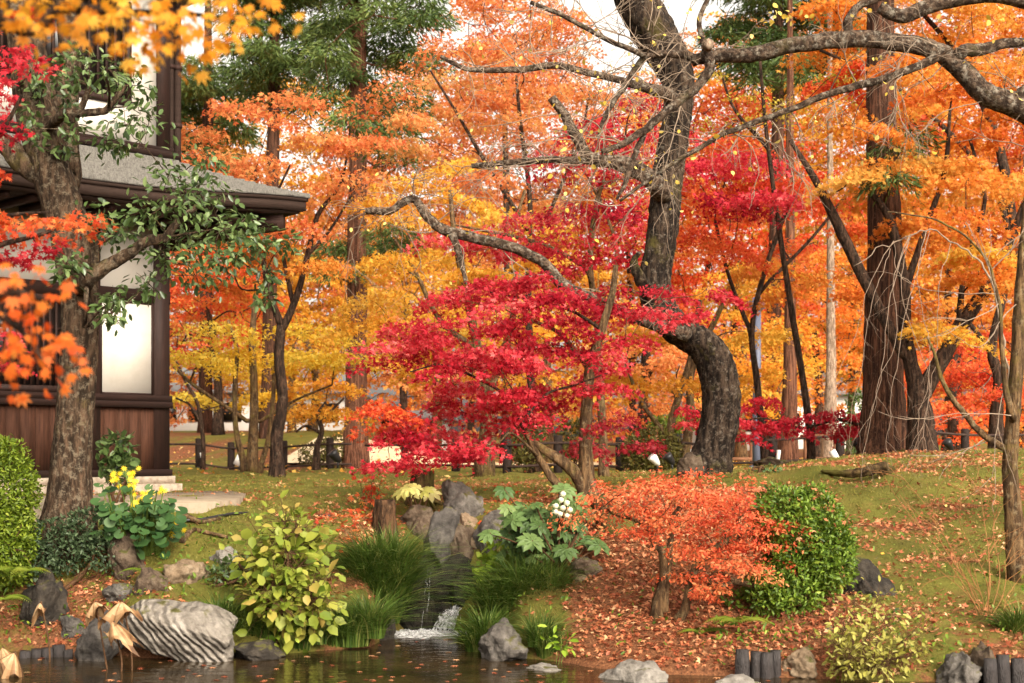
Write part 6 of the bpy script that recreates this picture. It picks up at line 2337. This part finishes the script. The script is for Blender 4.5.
def farfugium():
    Y = 12.3
    root = empty('leopard_plant', G(140, Y))
    tag(root, 'leopard plant with round glossy leaves and yellow flowers in front of the hall', 'plant')
    sm, lm, fm = MB(), MB(), MB()
    g = G(140, Y)
    for _ in range(210):
        x = rng.normal(138, 22)
        y = rng.normal(520, 15)
        if not (96 < x < 176):
            continue
        c = P(x, min(y, 555), Y + rng.normal(-.05, .18))
        b0 = G(140 + (x - 140) * .6, Y, -.02)
        pts = crom([b0, b0 * .4 + c * .6 + [0, 0, .04], c], 4)
        sm.tube(pts, [.005] * len(pts), 5, cap=False)
        tip = np.array([[rng.normal(0, .7) + (x - 138) / 40, -.5 + rng.normal(0, .4), -.45]])
        leaves(lm, T_ROUND, c[None], np.array([rng.uniform(.07, .12)]), tip, np.array([[rng.normal(0, .25), -.55, 1.0]]) + rng.normal(0, .15, (1, 3)), np.array([np.clip(rng.normal(.5, .2), 0, 1)]))
    heads = [(125, 470, 12), (132, 478, 10), (118, 480, 9), (163, 491, 6), (146, 500, 9), (138, 503, 8), (150, 505, 7), (170, 527, 8), (164, 530, 8), (176, 529, 6), (130, 486, 7)]
    for x, y, r in heads:
        c = P(x, y, Y - .05)
        b0 = G(140 + (x - 140) * .4, Y)
        pts = crom([b0, b0 * .45 + c * .55 + [.02, 0, .05], c], 5)
        sm.tube(pts, [.006] * len(pts), 6, cap=False)
        fm = MB()
        for _ in range(6):                     # little daisies: petals round a disc
            q = c + rng.normal(0, r * .45 / F * Y, 3)
            m = 9
            a = np.linspace(0, 6.28, m, endpoint=False)
            ax = unit(np.array([rng.normal(0, .4), -1, .5]))
            u = unit(np.cross(ax, [0, 0, 1.0]))
            w = np.cross(ax, u)
            d = np.cos(a)[:, None] * u + np.sin(a)[:, None] * w
            leaves(fm, T_NEEDLE, np.repeat(q[None], m, 0), np.full(m, .033), d, np.repeat(ax[None], m, 0), rng.random(m))
        part(fm, 'flower_head', L['flower_yellow'], root)
    part(sm, 'stems', B['green_stem'], root)
    part(lm, 'foliage', L['farfugium'], root)


farfugium()


def fatsia(name, label, base, Y, tops, mat, size, flowers=(), lobes=8):
    root = empty(name, G(base, Y))
    tag(root, label, 'shrub')
    sm, lm, fm = MB(), MB(), MB()
    g = G(base, Y, -.04)
    trunkp = g + [0, 0, .25]
    for (x, y) in tops:
        c = P(x, y, Y + rng.normal(0, .18))
        q = g + rng.normal(0, .04, 3) * [1, 1, 0]
        pts = crom([q, q * .5 + c * .5 + rng.normal(0, .03, 3), c], 5)
        sm.tube(pts, np.linspace(.012, .006, len(pts)), 6, .05)
        a = np.linspace(-2.35, 2.35, lobes)
        rot = rng.uniform(0, 6.28)
        nrm = unit(np.array([rng.normal(0, .35), -.7 + rng.normal(0, .2), .9]))
        u = unit(np.cross(nrm, [math.cos(rot), math.sin(rot), .2]))
        w = np.cross(nrm, u)
        d = np.cos(a)[:, None] * u + np.sin(a)[:, None] * w - nrm * .15 - np.array([0, 0, .15])
        s = size * rng.uniform(.75, 1.2) * (1 - .12 * np.abs(a) / 2.35)
        leaves(lm, T_OVAL, np.repeat(c[None], lobes, 0), s, d, np.repeat(nrm[None], lobes, 0), np.clip(np.full(lobes, rng.normal(.5, .2)), 0, 1))
    for (x, y) in flowers:
        c = P(x, y, Y - .5)
        q = g + [0, -.2, .3]
        sm.tube(crom([q, (q + c) / 2 + [.02, 0, .03], c], 4), [.006] * 9, 5, cap=False)
        V, Fc = icosphere(1)
        fm = MB()
        fm.add(V * .024 + c, Fc, .5)
        d = unit(rng.normal(0, 1, (14, 3)))
        leaves(fm, T_NEEDLE, np.repeat(c[None], 14, 0) + d * .018, np.full(14, .02), d, rng.normal(0, 1, (14, 3)), rng.random(14))
        part(fm, 'flower_ball', L['flower_white'], root)
    part(sm, 'stems', B['brown_stem'], root)
    part(lm, 'foliage', L[mat], root)


fatsia('fatsia', 'fatsia shrub with hand shaped leaves and cream flower balls left of the orange shrub', 556, 12.2,
       [(rng.normal(540, 21), rng.normal(532, 17)) for _ in range(85)] + [(575, 500), (585, 515), (592, 540), (600, 545), (522, 510), (535, 503), (512, 520)],
       'fatsia', .125, [(561, 500), (567, 503), (563, 508), (556, 506), (570, 510), (560, 514), (567, 516), (556, 512), (563, 494)])
fatsia('fatsia', 'small pale cream green fatsia seedling in front of the mossy stump', 413, 14.3, [(403, 491), (409, 487), (417, 488), (424, 490), (412, 494), (430, 492)], 'pale_fatsia', .13, lobes=7)


def fern(label, x, y, Y, n, ln):
    root_c = P(x, y, Y)
    root_c[2] = max(root_c[2], float(gz(root_c[0], root_c[1])))
    mb = MB()
    for _ in range(n):
        a = rng.uniform(0, 6.28)
        d = np.array([math.cos(a), math.sin(a) * .6 - .2, 0])
        l2 = ln * rng.uniform(.6, 1.1)
        k = 16
        t = np.linspace(.1, 1, k)
        sp = root_c + d * (t * l2)[:, None] + np.array([0, 0, 1]) * (l2 * (.7 * t - .75 * t ** 2))[:, None]
        side = unit(np.cross(d, [0, 0, 1.0]))
        for s in (-1, 1):
            leaves(mb, T_NEEDLE, sp, l2 * .32 * np.sin(np.pi * (t * .85 + .12)) + .01, np.repeat((side * s + d * .45 - [0, 0, .2])[None], k, 0), np.repeat([[0, -.2, 1.0]], k, 0), np.full(k, np.clip(rng.normal(.45, .2), 0, 1)))
    o = mb.build('fern', L['fern'], loc=root_c)
    tag(o, label, 'fern')


fern('green fern fronds below the clipped shrub at the left edge', 24, 572, 11.5, 12, .3)
fern('yellowing fern left of the pale oval rock', 150, 572, 11.9, 9, .24)
fern('bright fern frond at the far left edge above the lotus', 2, 600, 11.2, 7, .26)
fern('green fern under the orange shrub left of the azalea', 700, 632, 10.7, 8, .22)
fern('dark green fern at the foot of the azalea', 738, 622, 10.6, 10, .26)


# ------------------------------------------------------------------ dry lotus in the pond
def lotus(label, x, y, Y, w, h, ang, bend=.25):
    c = P(x, y, Y)
    root = empty('dry_lotus', (c[0] + .02, c[1], -.3))
    tag(root, label, 'dry lotus leaf', 'withered lotus leaves standing in the pond')
    mb = MB()
    n, k = 22, 7
    W, H = w / F * Y / 2, h / F * Y
    V = []
    ph = rng.uniform(0, 6, 3)
    for j in range(k):
        t = j / (k - 1)
        for i in range(n):
            a = 2 * math.pi * i / n
            rr = W * (t ** .85) * (1 + .3 * math.sin(2 * a + ph[0]) * t + .16 * math.sin(5 * a + ph[1]) * t)
            z = -H * t ** 1.25 * (1 + .5 * math.sin(a + ph[2]) * t + .4 * math.sin(4 * a + ph[0]) * t ** 2)
            V.append((rr * math.cos(a), rr * math.sin(a) * .75, z))
    V = np.array(V)
    ca, sa = math.cos(ang), math.sin(ang)
    V = np.stack([V[:, 0] * ca + V[:, 2] * sa, V[:, 1], -V[:, 0] * sa + V[:, 2] * ca], -1) + c
    i = np.arange(k - 1)[:, None] * n + np.arange(n)[None]
    i2 = np.arange(k - 1)[:, None] * n + (np.arange(n)[None] + 1) % n
    tone = .62 - .35 * (np.repeat(np.arange(k - 1), n) / (k - 2)) ** 2 + np.tile(np.where(np.arange(n) % 3 == 0, -.22, .06), k - 1) + rng.normal(0, .07, (k - 1) * n)
    qs = np.stack([i, i2, i2 + n, i + n], -1).reshape(-1, 4)
    keep = ~((np.repeat(np.arange(k - 1), n) == k - 2) & (rng.random((k - 1) * n) < .3))    # torn rim
    mb.add(V, qs[keep], np.clip(tone, 0, 1)[keep])
    part(mb, 'leaf', L['lotus'], root, True)
    mb = MB()
    b0 = np.array(root.location)
    pts = crom([b0 + [rng.normal(0, .06), 0, 0], b0 * .5 + c * .5 + [bend * .2, .04, 0], c + [0, .02, .01]], 6)
    mb.tube(pts, [.007] * len(pts), 7, .05)
    part(mb, 'stalk', B['brown_stem'], root, True)


lotus('tallest tan dry lotus leaf folded like a hat in front of the dark slab', 122, 602, 10.3, 36, 18, .15)
lotus('dry lotus leaf hanging left of the tallest one', 95, 602, 10.35, 27, 15, -.2)
lotus('drooping tan lotus leaf below the tallest one', 112, 622, 10.25, 30, 24, -.5)
lotus('crumpled lotus leaf at the lower left corner of the pond', 14, 653, 10.0, 34, 26, .3)
lotus('dry lotus leaf at the extreme lower left edge', 2, 648, 10.1, 26, 20, -.3)
lotus('small dry lotus leaf under the ferns', 40, 603, 10.7, 16, 14, .1)


# ================================================================== litter, moss tufts, ground plants
def scatter_ground(n, dens, xr, yr):
    x = rng.uniform(*xr, n)
    y = rng.uniform(*yr, n)
    keep = rng.random(n) < dens(x, y)
    x, y = x[keep], y[keep]
    z = gz(x, y)
    ok = z > .03
    return np.stack([x[ok], y[ok], z[ok]], -1)


lit = scatter_ground(270000, lambda x, y: litter_density(x, y) ** 1.6 * .8 + .012, (-6, 8), (9.8, 22))
lit2 = scatter_ground(45000, lambda x, y: litter_density(x, y) ** 1.5 * .5, (-14, 18), (22, 42))
mb = MB()
for pts, s0, T in ((lit, .036, T_STAR3), (lit2, .07, T_DIAM)):
    m = len(pts)
    pts = pts + np.stack([0 * pts[:, 0], 0 * pts[:, 0], rng.uniform(.004, .028, m)], -1)
    tip = rng.normal(0, 1, (m, 3)) * [1, 1, .35]
    nrm = np.array([0, 0, 1.0]) + rng.normal(0, .45, (m, 3))
    leaves(mb, T, pts, s0 * rng.uniform(.6, 1.3, m), tip, nrm, np.clip(rng.normal(.5, .25, m), 0, 1))
cr = scatter_ground(110000, lambda x, y: .06 + .4 * litter_density(x, y), (-6.5, 8), (10, 22))
m = len(cr)
leaves(mb, T_NEEDLE, cr + np.array([0, 0, .008]), rng.uniform(.012, .035, m), rng.normal(0, 1, (m, 3)) * [1, 1, .3], np.array([0, 0, 1.0]) + rng.normal(0, .4, (m, 3)), np.clip(rng.normal(.2, .25, m), 0, 1))
tag(mb.build('fallen_leaves', L['litter']), 'red brown fallen maple leaves strewn over moss and bank', kind='stuff')

mb = MB()
g1 = scatter_ground(30000, lambda x, y: smooth(1.5, 3.5, x) * smooth(31, 33, y) * .9 + smooth(20, 25, y) * .08 + .03 * (y < 22), (-10, 20), (10, 60))
m = len(g1)
leaves(mb, T_DIAM, g1 + [0, 0, .03], np.where(g1[:, 1] > 24, .13, .045) * rng.uniform(.7, 1.2, m), rng.normal(0, 1, (m, 3)) * [1, 1, .3], np.array([0, 0, 1.0]) + rng.normal(0, .4, (m, 3)), rng.random(m))
tag(mb.build('golden_fallen_leaves', L['gold_litter']), 'pale golden fallen leaves beyond the fence and dotted on the moss', kind='stuff')

# red leaves that dropped from the crimson maple
mb = MB()
r1 = scatter_ground(16000, lambda x, y: np.exp(-((x - .3) / 1.4) ** 2 - ((y - 15.0) / 1.5) ** 2) * .16 + np.exp(-((x + 1.45) / .35) ** 2 - ((y - 13.6) / .9) ** 2) * .8, (-4, 4), (12, 20))
m = len(r1)
leaves(mb, T_STAR5, r1 + [0, 0, .02], .045 * rng.uniform(.7, 1.2, m), rng.normal(0, 1, (m, 3)) * [1, 1, .3], np.array([0, 0, 1.0]) + rng.normal(0, .4, (m, 3)), rng.random(m))
tag(mb.build('red_fallen_leaves', L['scarlet']), 'red leaves fallen below the crimson maple', kind='stuff')

# floating leaves
mb = MB()
m = 260
p = np.stack([rng.uniform(-4, 4, m), 9.6 + rng.random(m) ** 1.5 * 3.2, np.full(m, .004)], -1)
p = p[gz(p[:, 0], p[:, 1]) < -.02]
m = len(p)
leaves(mb, T_STAR5, p, rng.uniform(.03, .05, m), rng.normal(0, 1, (m, 3)) * [1, 1, .0], np.array([0, 0, 1.0]) + rng.normal(0, .03, (m, 3)), rng.random(m))
tag(mb.build('floating_leaves', L['litter']), 'fallen leaves floating on the dark pond', kind='stuff')

# moss cushions
mb = MB()
ms = scatter_ground(120000, lambda x, y: (1 - litter_density(x, y)) ** 1.3 * .75 * (y > 10.6), (-6.5, 8), (10.5, 24))
m = len(ms)
leaves(mb, T_NEEDLE, ms - [0, 0, .004], rng.uniform(.02, .045, m), rng.normal(0, .55, (m, 3)) + [0, 0, 1], rng.normal(0, 1, (m, 3)), np.clip(rng.normal(.5, .22, m), 0, 1))
tag(mb.build('moss', L['moss_tuft']), 'olive green moss carpet on the garden ground', kind='stuff')

# little weeds on the banks
mb = MB()
wd_ = scatter_ground(34000, lambda x, y: (.2 + .8 * (vnoise(x * 1.7, y * 1.7, 6) > .05)) * np.where(gz(x, y, False) < .55, .4, .02) + .3 * (x < -2.2) * (gz(x, y, False) < .9), (-5, 5.5), (9.8, 14.5))
m = len(wd_)
leaves(mb, T_OVAL, wd_ + np.stack([rng.normal(0, .02, m), rng.normal(0, .02, m), rng.uniform(.01, .09, m)], -1), rng.uniform(.025, .055, m), rng.normal(0, .8, (m, 3)) + [0, -.2, .2],
       np.array([0, -.3, 1.0]) + rng.normal(0, .4, (m, 3)), np.clip(rng.normal(.45, .25, m), 0, 1))
tag(mb.build('ground_cover', L['azalea']), 'small green weeds along the water edge', kind='stuff')
